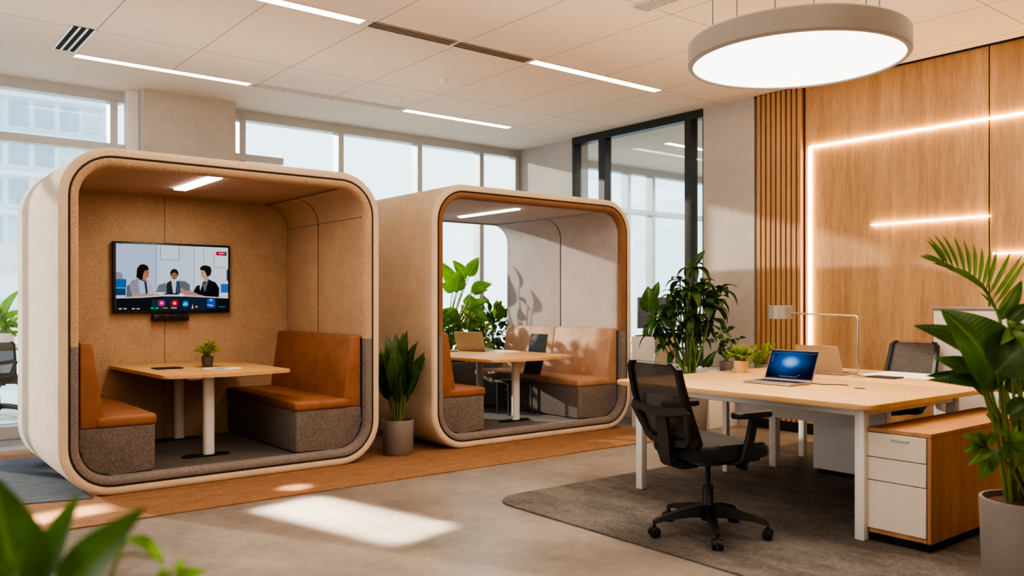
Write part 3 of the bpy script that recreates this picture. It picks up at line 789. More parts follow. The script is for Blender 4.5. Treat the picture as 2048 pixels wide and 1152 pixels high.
for i, (x, y, rr, zc, n, lm, lab) in enumerate((
        (5.0, 8.3, (.26, .2, .36), .98, 240, leaf_e, 'dense green bush at the left end of the trough seen through the open-backed booth'),
        (6.3, 8.3, (.26, .2, .34), .92, 240, leaf_a, 'round green bush in the trough beside the grey booth panel'),
        (5.42, 8.2, (.24, .16, .3), .9, 200, leaf_d, 'bright small-leaved bush in the trough left of the tall window plant'),
        (5.9, 8.2, (.26, .16, .28), .86, 200, leaf_c, 'yellow green bush in the trough right of the tall window plant'))):
    t = thing('bush', lab, 'plant', (x, y, .53), 'bushes in the window trough')
    fb, sbm = bmesh.new(), bmesh.new()
    for k in range(5): tube(sbm, [(x, y, .53), (x+random.uniform(-.1, .1), y+random.uniform(-.08, .08), .7), (x+random.uniform(-.15, .15), y+random.uniform(-.1, .1), .9)], [.008, .006, .003], 6)
    bush(fb, (x, y, zc), rr, n, .12)
    obj('stem', sbm, bark_m, t); obj('foliage', fb, lm, t)

# tall leafy plant behind the left end of the desks
t = thing('potted_plant', 'tall leafy plant with drooping split leaves behind the desks by the concrete pier', 'plant', (6.32, 5.2, 0))
pot(t, 6.32, 5.2, 0, .15, .17, .36, pot_g)
fb, sbm = bmesh.new(), bmesh.new(); D = 6.32*FW.x+5.2*FW.y; base = Vector((6.32, 5.2, .34))
heads = ((1385, 535, .0), (1350, 590, -.15), (1405, 565, .12), (1430, 600, -.08), (1330, 630, .1), (1375, 625, -.1), (1420, 640, .08), (1345, 665, -.12), (1395, 600, .2), (1390, 670, .1), (1360, 560, .15), (1440, 580, .1), (1312, 665, .0), (1365, 650, .2), (1375, 580, -.2), (1410, 585, .0), (1345, 610, .0), (1360, 600, .15), (1390, 635, -.2), (1335, 690, -.1), (1425, 615, -.2), (1405, 655, .1), (1320, 640, -.1))
for (u, v, dd) in heads:
    h = px(u, v, D+dd)
    foot = base+Vector((random.uniform(-.05, .05), random.uniform(-.05, .05), 0))
    tube(sbm, smoothpath([foot, foot.lerp(h, .5)+Vector((random.uniform(-.03, .03), random.uniform(-.03, .03), .08)), h], 5), .007, 6)
    nl = 9
    for k in range(nl):
        a = 2*PI*k/nl+random.uniform(-.25, .25); L = random.uniform(.15, .22)
        tip = h+Vector((math.cos(a)*L*.85, math.sin(a)*L*.85, random.uniform(-.19, .03)))
        leaf(fb, h, tip, L*.5, .2, .25, (0, 0, 1), 'ovate', 7)
leaf(fb, px(1385, 535, D), px(1410, 500, D), .07, .1, .3, TOWARD, 'lance'); leaf(fb, px(1383, 535, D), px(1372, 515, D), .05, .1, .3, TOWARD, 'lance')
for (u, v, u2, v2) in ((1405, 735, 1435, 700), (1395, 735, 1380, 690), (1415, 735, 1425, 705), (1385, 740, 1360, 720), (1345, 700, 1335, 735)):
    leaf(fb, px(u, v, D), px(u2, v2, D), .07, .15, .3, TOWARD, 'ovate')
obj('stem', sbm, stem_m, t); obj('foliage', fb, leaf_b, t)

# white planter with rubber plant
x, y = 6.42, 5.75
t = thing('planter', 'tall white square planter with a rubber plant beside the open-backed booth', 'plant', (x, y, 0))
b = box(x-.155, x+.155, y-.155, y+.155, 0, .92, .006); obj('planter_box', b, white_m, t)
obj('soil', box(x-.13, x+.13, y-.13, y+.13, .918, .93), soil_m, t, False)
fb, sbm = bmesh.new(), bmesh.new(); D = x*FW.x+y*FW.y; base = Vector((x, y, .92))
for (k, tip, w, lmx) in (((1298, 625), (1296, 572), 42, 0), ((1305, 600), (1318, 562), 20, .1), ((1300, 640), (1330, 625), 24, 0), ((1305, 650), (1285, 672), 22, .1), ((1310, 660), (1322, 690), 22, -.1), ((1300, 655), (1330, 668), 24, -.15), ((1308, 645), (1290, 640), 20, 0)):
    paddle(fb, sbm, base+rvec()*.02, px(*k, D+lmx), px(*tip, D+lmx), w/FPX*D, .08, TOWARD, .006)
obj('stem', sbm, stem_m, t); obj('foliage', fb, leaf_a, t)

# low white cabinet along the pier with two small plants on it
t = thing('low_cabinet', 'low white drawer cabinet against the concrete pier behind the desks', 'cabinet', (6.95, 5.9, 0))
obj('carcass', box(6.74, 7.19, 5.3, 6.62, .0, .58, .004), white_m, t)
for (y0, y1) in ((5.32, 5.95), (5.97, 6.6)):
    d = obj('drawer', box(6.722, 6.739, y0, y1, .3, .56, .003), white_m, t)
    obj('handle', box(6.708, 6.721, (y0+y1)/2-.06, (y0+y1)/2+.06, .47, .482), alu, d, False)
def ivy(label, u, v, x, z, lm, n, s, pm):
    d = px(u, v, 1); k = x/d.x; y = d.y*k
    t = thing('small_plant', label, 'plant', (x, y, z)); pot(t, x, y, z, .06, .07, .09, pm, True, .006, 24)
    fb, sbm = bmesh.new(), bmesh.new()
    for i in range(n):
        a = random.uniform(0, 2*PI); h = random.uniform(.05, .34)*s; rr = random.uniform(.02, .14)
        p = Vector((x+rr*math.cos(a), y+rr*math.sin(a), z+.07+h))
        if i % 5 == 0: tube(sbm, [(x, y, z+.07), p], .003, 5)
        leaf(fb, p, p+(rvec()+Vector((0, 0, .1))).normalized()*.075, .055, .1, .2, rvec()+Vector((0, 0, 1)), 'ovate', 4)
    obj('stem', sbm, stem_m, t); obj('foliage', fb, lm, t)
ivy('trailing dark ivy in a grey pot on the low white cabinet', 1452, 740, 6.95, .581, leaf_a, 46, 1.0, pot_g)
ivy('low yellow green plant in a grey pot behind the blue-screened laptop', 1524, 740, 6.9, .581, leaf_c, 50, .55, pot_g)

# big mixed plant in a grey pot at the right edge
PX, PY = 4.04, 1.46; D = PX*FW.x+PY*FW.y
t = thing('potted_plant', 'big mixed foliage plant with palm frond in a large grey pot at right', 'plant', (PX, PY, .01))
pot(t, PX, PY, .01, .175, .19, .39, pot_g, True, .014, 56)
fb, fb2, fb3, sbm = bmesh.new(), bmesh.new(), bmesh.new(), bmesh.new(); base = Vector((PX, PY, .38)); nlf = 0
def bp(): return base+Vector((random.uniform(-.07, .07), random.uniform(-.07, .07), -.01))
for (k, tip, w, dd, bend) in (((2000, 772), (1880, 618), 150, -.1, .10), ((1952, 708), (1826, 651), 56, .1, .10), ((1957, 752), (1926, 698), 62, .05, .05), ((1960, 764), (1868, 716), 54, -.05, .14), ((1958, 762), (1850, 752), 30, .15, .1), ((2005, 770), (1852, 760), 34, -.12, .05), ((1992, 745), (2075, 660), 120, -.15, .10), ((1975, 790), (1930, 760), 34, .1, .1), ((2010, 780), (2060, 760), 44, .1, .1), ((2020, 830), (2065, 800), 50, -.1, .1), ((1998, 640), (2044, 560), 34, .05, .1), ((2016, 645), (2060, 606), 34, 0, .1), ((2030, 900), (2075, 850), 60, .05, .1), ((2000, 765), (1985, 700), 50, .2, .1)):
    nlf += 1
    paddle(fb if nlf in (1, 3, 4, 8, 11) else fb3, sbm, bp(), px(*k, D+dd), px(*tip, D+dd), w/FPX*D, bend, TOWARD, .0075, 'ovate', .3, 12)
# palm frond
f0, f1 = Vector(px(2000, 640, D)), Vector(px(1890, 528, D+.1)); fm = Vector(px(1978, 590, D))
tube(sbm, smoothpath([bp(), px(2010, 800, D), px(2005, 690, D), f0], 4), .007, 6)
rach = smoothpath([f0, fm, px(1940, 555, D+.05), f1], 5); tube(sbm, rach, [.006-.0045*i/(len(rach)-1) for i in range(len(rach))], 6)
nr = len(rach)
up_ = Vector((0, 0, 1))
for i in range(2, nr):
    s = i/(nr-1); c = rach[i]; L = (104-46*s*s+10*math.sin(9*s))/FPX*D; L *= .6 if s < .2 else 1
    dirr = (rach[min(i+1, nr-1)]-rach[i-1]).normalized()
    side = dirr.cross(FW).normalized()
    if side.z < 0: side = -side
    for a, e, k in ((.55, .95, 1.0), (.95, -.42, .82)):
        tip = c+(dirr*(a+.5*s*s)+side*e*(1-.5*s)-FW*.12+rvec()*.05).normalized()*L*k
        leaf(fb2, c, tip, .02, .07, .2, TOWARD, 'lance', 6)
leaf(fb2, rach[-1], rach[-1]+(rach[-1]-rach[-3]).normalized()*.1, .016, .05, .2, TOWARD, 'lance', 6)
# low leaf fan
for (c, tips) in (((1972, 890), ((1922, 872), (1926, 905), (1935, 932), (1960, 962), (1985, 950), (1952, 862), (1990, 866))), ((2015, 880), ((1985, 860), (2055, 870), (2050, 910), (2030, 940), (2000, 925), (2035, 850))), ((2025, 660), ((2000, 690), (2045, 700), (2050, 650), (2010, 640)))):
    h = px(*c, D-.16)
    tube(sbm, smoothpath([bp(), base.lerp(h, .5)+Vector((0, 0, .05)), h], 4), .006, 6)
    for tp in tips:
        tv_ = px(*tp, D-.16+random.uniform(-.1, .1)); leaf(fb2, h, tv_, (tv_-h).length*.5, .16, .3, TOWARD, 'ovate', 8)
for k in range(6):
    a = bp(); e = px(random.uniform(1955, 2050), random.uniform(700, 860), D+random.uniform(-.12, .12)); tube(sbm, smoothpath([a, a.lerp(e, .5)+Vector((0, 0, .06)), e], 4), .0065, 6)
obj('stem', sbm, stem_m, t); obj('foliage', fb, leaf_a, t); obj('foliage', fb3, leaf_b, t); obj('fronds', fb2, leaf_e, t)

# foreground plant, out of focus at the lower left
D = 1.25; c = px(90, 1300, D)
t = thing('potted_plant', 'out-of-focus broad-leaved plant close to the viewer at lower left', 'plant', (c.x, c.y, 0))
pot(t, c.x, c.y, 0, .16, .18, .42, pot_g)
fb, fb2, sbm = bmesh.new(), bmesh.new(), bmesh.new(); base = Vector((c.x, c.y, .4))
for (k, tip, w, dd, bend) in (((45, 1190), (-12, 950), 190, 0, .05), ((85, 1165), (162, 982), 66, .02, .06), ((120, 1215), (294, 1012), 104, -.03, .10), ((10, 1210), (50, 1100), 60, -.1, .2), ((-40, 1200), (-60, 1020), 90, .1, .1)):
    paddle(fb, sbm, base+rvec()*.03, px(*k, D+dd), px(*tip, D+dd), w/FPX*D, bend, TOWARD, .006, 'ovate', .25, 14)
for pts, w in ((((250, 1078), (318, 1088), (330, 1135)), 34), (((345, 1140), (355, 1128), (372, 1110)), 20), (((350, 1150), (385, 1140), (415, 1142)), 30), (((340, 1150), (325, 1160), (310, 1150)), 26), (((60, 1130), (20, 1112), (-10, 1115)), 26)):
    a, m, e = [px(*q, D+.08) for q in pts]
    L = (e-a); nn = (m-(a+e)*.5); bl = nn.length/max(L.length, .001)
    leaf(fb2, a, e, w/FPX*D, bl, .15, nn if nn.length > .003 else TOWARD, 'ovate', 10)
tube(sbm, smoothpath([base, px(210, 1200, D+.05), px(250, 1078, D+.08)], 5), .004, 6)
tube(sbm, smoothpath([base, px(260, 1230, D+.05), px(345, 1145, D+.08)], 5), .004, 6)
tube(sbm, smoothpath([px(230, 1120, D+.06), px(262, 1108, D+.07), px(322, 1118, D+.08)], 5), .0025, 6)
obj('stem', sbm, stem_m, t); obj('foliage', fb, leaf_a, t); obj('foliage', fb2, leaf_d, t)

# ------------------------------------------------------------------ desks
DZ = .735
def desk(label, x0, x1, y0, y1, rads, legs, beams, panel):
    t = thing('desk', label, 'desk', ((x0+x1)/2, (y0+y1)/2, .01), 'oak desks placed back to back')
    b = bmesh.new(); prism(b, rpoly(x0, x1, y0, y1, rads, 8), 'z', DZ-.028, DZ, .006, 2); obj('desktop', b, desk_wood, t)
    for (x, y, w) in legs: obj('leg', box(x-w, x+w, y-w, y+w, .011, DZ-.029, .006), white_metal, t)
    b = bmesh.new()
    for q in beams: bx(b, *q, DZ-.075, DZ-.029, .004, 1)
    obj('crossbeam', b, white_metal, t)
    if panel: obj('gap_shade', box(5.2575, 5.2725, 2.2, 4.0, DZ-.03, DZ-.003), black, t, False)  # black strip standing in for shade in the gap between the desks
    if panel: obj('modesty_panel', box(*panel, .003), white_m, t)
    return t
desk('front oak desk with white legs, holding the blue-screened laptop', 4.05, 5.26, 2.18, 4.02, (.07, .02, .02, .12), ((4.19, 3.86, .027), (4.19, 2.305, .027), (5.1, 3.86, .02)),
     ((4.165, 4.215, 2.3, 3.86), (4.19, 5.2, 3.84, 3.88), (4.19, 5.2, 2.285, 2.325)), (5.2, 5.215, 2.7, 3.86, .44, .70))
desk('rear oak desk behind the front one, holding the half-hidden silver laptop', 5.275, 6.25, 2.18, 4.02, (.02, .1, .1, .02), ((5.56, 3.76, .03), (5.45, 2.4, .03), (6.1, 3.86, .025), (6.1, 2.35, .025)),
     ((6.08, 6.12, 2.35, 3.86), (5.4, 6.1, 3.74, 3.78), (5.4, 6.1, 2.38, 2.42)), None)
b = bmesh.new(); lathe(b, [(0, .003), (.03, .003), (.036, 0), (0, 0)], (4.83, 2.67, DZ), 24)
tag(obj('cable_grommet', b, plastic_d, loc=(4.83, 2.67, DZ)), 'round dark cable grommet let into the front desk', 'grommet')

drawer_w = plain('warm white drawer front', (218, 204, 192), .45, var=.02)
# storage cabinet with white drawers
t = thing('drawer_cabinet', 'oak storage cabinet with three white drawers at the end of the front desk', 'cabinet', (4.9, 2.0, .01))
CX, CY0, CY1, CZ = 4.2, 1.95, 2.27, .605
obj('plinth', box(CX+.03, 5.5, CY0+.02, CY1+.02, .0105, .06), black, t, False)
cb = bmesh.new()
bx(cb, CX, 5.56, CY0-.001, CY1+.008, CZ-.022, CZ, .002, 1); bx(cb, CX, 5.55, CY0, CY0+.02, .058, CZ-.022, .002, 1)
bx(cb, CX, 5.55, CY0+.02, CY1, .058, .08, .002, 1); bx(cb, CX+.02, 5.54, CY0+.02, CY1+.006, .08, CZ-.022)
obj('carcass', cb, cab_wood, t)
for (z0, z1, h) in ((.455, .58, True), (.335, .451, False), (.083, .331, False)):
    d = obj('drawer', box(CX-.006, CX+.014, CY0+.023, CY1+.008, z0, z1, .002, seg=1), drawer_w, t)
    if h: obj('handle', box(CX-.014, CX-.006, 2.06, 2.15, z1-.03, z1-.022, .001), alu, d, False)
# white pedestal under the rear desk
t = thing('pedestal', 'white drawer pedestal standing under the rear desk', 'cabinet', (5.86, 3.24, .01))
obj('plinth', box(5.63, 5.92, 3.06, 3.44, .0105, .04), black, t, False)
obj('carcass', box(5.6, 5.94, 3.04, 3.46, .04, .64, .006), white_m, t)
for (z0, z1) in ((.06, .3), (.305, .46), (.465, .62)): 
    d = obj('drawer', box(5.94, 5.956, 3.05, 3.45, z0, z1, .003), white_m, t); obj('handle', box(5.956, 5.966, 3.2, 3.3, z1-.03, z1-.02), alu, d, False)
# tall locker against the wood wall
t = thing('locker_cabinet', 'pale grey storage cabinet against the oak wall behind the rear chair', 'cabinet', (6.95, 2.2, 0))
loc_m = plain('pale grey laminate', (206, 196, 186), .5, var=.02)
obj('carcass', box(6.76, 7.22, 1.3, 3.12, .0, 1.2, .004), loc_m, t)
obj('top_trim', box(6.745, 7.225, 1.29, 3.13, 1.2, 1.225, .003), alu, t)
for (y0, y1) in ((2.5, 3.1), (1.9, 2.49), (1.31, 1.89)): obj('door', box(6.744, 6.759, y0, y1, .08, 1.19, .002, seg=1), loc_m, t)

# ------------------------------------------------------------------ task chairs (built at the origin facing +x)
def task_chair(label, weave, armrests=True):
    t = thing('office_chair', label, 'chair', (0, 0, 0), 'mesh-back swivel chairs')
    # star base and castors
    hb = bmesh.new(); lathe(hb, [(0, .075), (.036, .075), (.04, .09), (.038, .16), (.03, .17), (.028, .26), (0, .26)], n=20); obj('hub', hb, plastic_k, t)
    b = bmesh.new(); lathe(b, [(0, .255), (.014, .255), (.014, .40), (0, .40)], n=16); obj('gas_lift', b, chrome if False else plastic_k, t)
    for k in range(5):
        a = 2*PI*k/5+math.radians(20); ca, sa = math.cos(a), math.sin(a)
        b = bmesh.new(); rows = []
        for (r, w, z0, z1) in ((.03, .032, .095, .16), (.12, .027, .098, .148), (.24, .02, .09, .118), (.3, .016, .075, .1), (.315, .014, .07, .09)):
            rows.append([b.verts.new((r*ca-s*w*sa, r*sa+s*w*ca, z)) for s, z in ((-1, z0), (1, z0), (.7, z1), (-.7, z1))])
        for A, B in zip(rows, rows[1:]):
            for i in range(4): b.faces.new((A[i], A[(i+1) % 4], B[(i+1) % 4], B[i]))
        b.faces.new(rows[0][::-1]); b.faces.new(rows[-1])
        lg = obj('base_arm', b, plastic_k, t)
        b = bmesh.new(); cx, cy = .31*ca, .31*sa; ax = Vector((-sa, ca, 0))
        for s in (-1, 1):
            cc = Vector((cx, cy, .029))+ax*.017*s
            tube(b, [cc-ax*.011, cc-ax*.009, cc+ax*.009, cc+ax*.011], [.022, .027, .027, .022], 18)
        tube(b, [(cx, cy, .03), (cx, cy, .085)], .008, 8)
        # hood
        for s in (0,):
            hpts = [(Vector((cx, cy, .03))+Vector((ca, sa, 0))*.031*math.cos(q)+Vector((0, 0, .031*math.sin(q)))) for q in [PI*.1+PI*.8*i/6 for i in range(7)]]
            for A, B in zip(hpts, hpts[1:]): b.faces.new([b.verts.new(v) for v in (A-ax*.008, A+ax*.008, B+ax*.008, B-ax*.008)])
        obj('caster', b, plastic_k, lg)
    # mechanism
    b = bmesh.new(); bx(b, -.13, .1, -.09, .09, .385, .425, .012, 2); bx(b, -.22, -.1, -.045, .045, .37, .42, .012, 2)
    obj('mechanism', b, plastic_k, t)
    b = bmesh.new(); tube(b, [(.02, -.09, .4), (.03, -.2, .395)], .006, 8); tube(b, [(.03, -.19, .395), (.032, -.245, .392)], [.012, .017], 10); obj('lever', b, plastic_k, t)
    # seat
    b = bmesh.new(); prism(b, rpoly(-.23, .26, -.24, .24, (.1, .09, .09, .1), 7), 'z', .425, .505, .032, 4)
    for v in b.verts:
        v.co.z += -.16*max(0, v.co.x-.12)**1.5*2.0 + .012*(v.co.y/.24)**2
    obj('seat', b, seat_k, t)
    b = bmesh.new(); prism(b, rpoly(-.21, .22, -.21, .21, .08, 5), 'z', .412, .43); obj('seat_pan', b, plastic_k, t)
    # back: curved frame with mesh
    def bk(yv, z):       # back surface: reclines with height, wraps forward at the edges, lumbar bulge
        s = (z-.5)/.5
        return Vector((-.235-.16*s-.02*math.sin(PI*min(1, max(0, s)))+.16*yv*yv+.05*max(0, -s), yv, z))
    z0, z1 = .50, .94
    def hw(z):
        s = (z-z0)/(z1-z0); return .23-.03*s-.02*(1-s)**3
    rim = [(-hw(z1)+.03+(2*hw(z1)-.06)*i/10, z1) for i in range(11)] + [(hw(z1-.03-(z1-z0-.06)*i/12), z1-.03-(z1-z0-.06)*i/12) for i in range(13)]
    rim += [(hw(z0)-.03-(2*hw(z0)-.06)*i/10, z0) for i in range(11)] + [(-hw(z0+.03+(z1-z0-.06)*i/12), z0+.03+(z1-z0-.06)*i/12) for i in range(13)]
    b = bmesh.new(); n = len(rim); R_ = []
    cen = (0, (z0+z1)/2)
    for (y, z) in rim:
        p = bk(y, z); top = .012 if z > .6 else .03
        inn = bk(y*(1-.028/max(.05, abs(y)) if abs(y) > .12 else 1), z - (.026 if z > .97 else -.05 if z < .51 else 0))
        R_.append([b.verts.new(p+Vector((.014, 0, 0))), b.verts.new(p+Vector((-.02, 0, 0))), b.verts.new(inn+Vector((-.018, 0, 0))), b.verts.new(inn+Vector((.012, 0, 0)))])
    for i in range(n):
        A, B = R_[i], R_[(i+1) % n]
        for k in range(4): b.faces.new((A[k], A[(k+1) % 4], B[(k+1) % 4], B[k]))
    bmesh.ops.recalc_face_normals(b, faces=b.faces)
    back = obj('backrest', b, plastic_k, t)
    b = bmesh.new(); G = [[b.verts.new(bk(-hw(z0+.01+(z1-z0-.02)*j/14)*.96+2*.96*hw(z0+.01+(z1-z0-.02)*j/14)*i/12, z0+.01+(z1-z0-.02)*j/14)) for i in range(13)] for j in range(15)]
    for j in range(14):
        for i in range(12): b.faces.new((G[j][i], G[j][i+1], G[j+1][i+1], G[j+1][i]))
    obj('mesh_panel', b, weave, back)
    # lumbar frame on the rear: band plus two uprights joining at the spine
    b = bmesh.new()
    def band(pts, w):
        rows = []
        for i, (y, z) in enumerate(pts):
            p = bk(y, z); q = pts[min(i+1, len(pts)-1)]; r = pts[max(i-1, 0)]
            d = Vector((0, q[0]-r[0], q[1]-r[1])).normalized(); s = Vector((0, -d.z, d.y))
            rows.append([b.verts.new(p+s*w+Vector((-.018, 0, 0))), b.verts.new(p-s*w+Vector((-.018, 0, 0))), b.verts.new(p-s*w*.8+Vector((-.036, 0, 0))), b.verts.new(p+s*w*.8+Vector((-.036, 0, 0)))])
        for A, B in zip(rows, rows[1:]):
            for k in range(4): b.faces.new((A[k], A[(k+1) % 4], B[(k+1) % 4], B[k]))
        b.faces.new(rows[0]); b.faces.new(rows[-1][::-1])
    band([(-.215+.43*i/12, .705-.03*math.sin(PI*i/12)) for i in range(13)], .022)
    for s in (-1, 1):
        band([(s*(.21-.01*i), .70-.03*i) for i in range(6)] + [(s*.13, .522), (s*.06, .515), (0, .513)], .022)
    bmesh.ops.recalc_face_normals(b, faces=b.faces)
    obj('lumbar_frame', b, plastic_d, back)
    b = bmesh.new()
    spine = [Vector((-.06, 0, .40)), Vector((-.2, 0, .392)), Vector((-.275, 0, .41)), Vector((-.292, 0, .47)), Vector((-.30, 0, .56)), Vector((-.318, 0, .66)), Vector((-.322, 0, .69))]
    sp_ = smoothpath(spine, 4); rows = []
    for i, p in enumerate(sp_):
        d = (sp_[min(i+1, len(sp_)-1)]-sp_[max(i-1, 0)]).normalized(); nn = Vector((-d.z, 0, d.x)); w = .042
        rows.append([b.verts.new(p+Vector((0, w, 0))+nn*.013), b.verts.new(p-Vector((0, w, 0))+nn*.013), b.verts.new(p-Vector((0, w*.8, 0))-nn*.013), b.verts.new(p+Vector((0, w*.8, 0))-nn*.013)])
    for A, B in zip(rows, rows[1:]):
        for k in range(4): b.faces.new((A[k], A[(k+1) % 4], B[(k+1) % 4], B[k]))
    b.faces.new(rows[0]); b.faces.new(rows[-1][::-1]); bmesh.ops.recalc_face_normals(b, faces=b.faces)
    obj('spine', b, plastic_d, t)
    if armrests:
        for s in (-1, 1):
            b = bmesh.new(); path = [Vector((-.02, s*.17, .418)), Vector((-.01, s*.262, .425)), Vector((.0, s*.275, .46)), Vector((.035, s*.276, .56)), Vector((.06, s*.274, .655))]
            pp = smoothpath(path, 4); rows = []
            for i, p in enumerate(pp):
                w = .034-.008*i/len(pp)
                d = (pp[min(i+1, len(pp)-1)]-pp[max(i-1, 0)]).normalized(); o1 = Vector((1, 0, 0))-d*d.x; o1.normalize(); o2 = d.cross(o1)
                rows.append([b.verts.new(p+o1*w*c+o2*.012*e) for c, e in ((1, .5), (.8, 1), (-.8, 1), (-1, .5), (-1, -.5), (-.8, -1), (.8, -1), (1, -.5))])
            for A, B in zip(rows, rows[1:]):
                for k in range(8): b.faces.new((A[k], A[(k+1) % 8], B[(k+1) % 8], B[k]))
            b.faces.new(rows[0]); b.faces.new(rows[-1][::-1]); bmesh.ops.recalc_face_normals(b, faces=b.faces)
            am = obj('armrest', b, plastic_k, t)
            b = bmesh.new(); prism(b, rpoly(-.08, .17, s*.274-.042, s*.274+.042, (.035,)*4, 5), 'z', .655, .685, .009, 3); obj('arm_pad', b, plastic_k, am)
    return t
ch = task_chair('black mesh office chair at the front desk, seen from behind', weave_k)
ch2 = copy_tree(ch); ch2['label'] = 'grey mesh chair behind the rear desk, only its back showing'
for c in ch2.children_recursive:
    if c.name.startswith('mesh_panel'):
        c.data = c.data.copy(); c.data.materials[0] = weave_g
ch.location = (3.655, 2.885, .01); ch.rotation_euler = (0, 0, math.radians(-9))
ch2.location = (6.3, 3.27, .01); ch2.rotation_euler = (0, 0, math.radians(174))
for c in ch2.children:
    pass

# dark chair pushed up to the table in the open-backed booth
t = thing('side_chair', 'dark grey slim chair pushed up to the table in the open-backed booth', 'chair', (5.5, 6.72, .12))
gsm = plain('slate grey shell', (70, 70, 72), .6)
y0, y1 = 6.6, 6.86
b = bmesh.new(); prism(b, rpoly(5.22, 5.6, y0, y1, .04), 'z', .45, .468, .005, 2); obj('seat', b, gsm, t)
b = bmesh.new(); prism(b, [(5.60, .47), (5.635, .53), (5.685, .70), (5.735, .93), (5.75, .93), (5.70, .70), (5.65, .525), (5.61, .452)], 'y', y0, y1, .004, 2); obj('backrest', b, gsm, t)
for (x, y) in ((5.26, y0+.04), (5.26, y1-.04), (5.56, y0+.04), (5.56, y1-.04)):
    b = bmesh.new(); tube(b, [(x, y, .12), (x, y, .45)], .011, 10); obj('leg', b, gsm, t)

# ------------------------------------------------------------------ laptops, lamp, papers
def laptop(label, hinge, y0, y1, deep, face, tilt, zt, screen=None, base_m=alu):
    """hinge x, open towards face (+1/-1 along x), lid leaning by tilt"""
    t = thing('laptop', label, 'laptop', (hinge, (y0+y1)/2, zt), 'laptops')
    xs = sorted((hinge, hinge+face*deep)); b = bmesh.new(); prism(b, rpoly(xs[0], xs[1], y0, y1, .012, 4), 'z', zt+.002, zt+.014, .003, 2); obj('base', b, base_m, t)
    xk = sorted((hinge+face*.035, hinge+face*deep*.58))
    b = bmesh.new(); nk = 13
    for r in range(5):
        for k in range(nk):
            a = xk[0]+(xk[1]-xk[0])*r/5; c = y0+.02+(y1-y0-.04)*k/nk
            bx(b, a+.001, a+(xk[1]-xk[0])/5-.001, c+.001, c+(y1-y0-.04)/nk-.001, zt+.0141, zt+.0152)
    obj('keyboard', b, plastic_k, t, False)
    b = bmesh.new(); cx = sorted((hinge+face*deep*.66, hinge+face*deep*.95)); bx(b, cx[0], cx[1], (y0+y1)/2-.055, (y0+y1)/2+.055, zt+.0141, zt+.0146); obj('trackpad', b, lampgrey, t, False)
    L = .21; ct, st = math.cos(tilt), math.sin(tilt)
    up = Vector((-face*st, 0, ct)); nn = Vector((face*ct, 0, st)); o = Vector((hinge, 0, zt+.014))
    b = bmesh.new(); poly = rpoly(y0, y1, 0, L, .012, 4)
    va = [b.verts.new(o+Vector((0, y, 0))+up*z) for y, z in poly]; vb = [b.verts.new(o+Vector((0, y, 0))+up*z-nn*.006) for y, z in poly]
    b.faces.new(va); b.faces.new(vb[::-1])
    for i in range(len(poly)): b.faces.new((va[i], va[(i+1) % len(poly)], vb[(i+1) % len(poly)], vb[i]))
    bmesh.ops.recalc_face_normals(b, faces=b.faces); lid = obj('lid', b, base_m, t)
    for (ins, off, m, nm) in ((.003, .0008, plastic_k, 'bezel'), (.011, .0014, screen, 'screen')):
        if m is None: continue
        b = bmesh.new(); uvl = b.loops.layers.uv.verify()
        ya, yb = (y1-ins, y0+ins) if face < 0 else (y0+ins, y1-ins)
        vs = [b.verts.new(o+Vector((0, y, 0))+up*z+nn*off) for y, z in ((ya, ins+.006), (yb, ins+.006), (yb, L-ins), (ya, L-ins))]
        f = b.faces.new(vs)
        for lp, uvv in zip(f.loops, ((0, 0), (1, 0), (1, 1), (0, 1))): lp[uvl].uv = uvv
        so = obj(nm, b, m, lid, False)
        if nm == 'screen' and m is lap_scr:
            b = bmesh.new()
            def q(a0, c0, a1, c1): b.faces.new([b.verts.new(o+Vector((0, ya+(yb-ya)*a, 0))+up*(ins+.006+(L-2*ins-.006)*c)+nn*(off+.0004)) for a, c in ((a0, c0), (a1, c0), (a1, c1), (a0, c1))])
            q(.02, .93, .98, .955)
            obj('menu_bar', b, emit('menu bar', (120, 160, 200), .4), lid, False)
            b = bmesh.new()
            for k in range(3): q(.035, .82-.1*k, .06, .855-.1*k)
            for k in range(8): q(.30+k*.05, .03, .33+k*.05, .06)
            q(.68, .1, .76, .115)
            obj('desktop_icons', b, emit('desktop icons', (190, 210, 235), .5), lid, False)
    return t
laptop('open silver laptop with a glowing blue wallpaper on the front desk', 4.83, 2.99, 3.345, .24, -1, math.radians(24), DZ, lap_scr)
scr_dk = plain('dark screen', (24, 26, 30), .2)
laptop('silver laptop on the rear desk, seen from the back of its lid', 5.6, 3.22, 3.56, .22, 1, math.radians(20), DZ, scr_dk)
lp2 = laptop('open silver laptop seen from behind on the table in the open-backed booth', 0, -.17, .17, .23, 1, math.radians(22), 0, scr_dk)
lp2.location = (5.2, 7.2, .745); lp2.rotation_euler = (0, 0, math.radians(25))
b = bmesh.new(); tube(b, smoothpath([(4.83, 3.0, DZ+.007), (4.85, 2.93, DZ+.004), (4.92, 2.88, DZ+.003), (4.93, 2.8, DZ+.003)], 6), .0025, 6)
tag(obj('power_cord', b, plastic_k, loc=(4.85, 2.93, DZ)), 'thin black cord leading from the blue-screened laptop across the desk', 'cord')

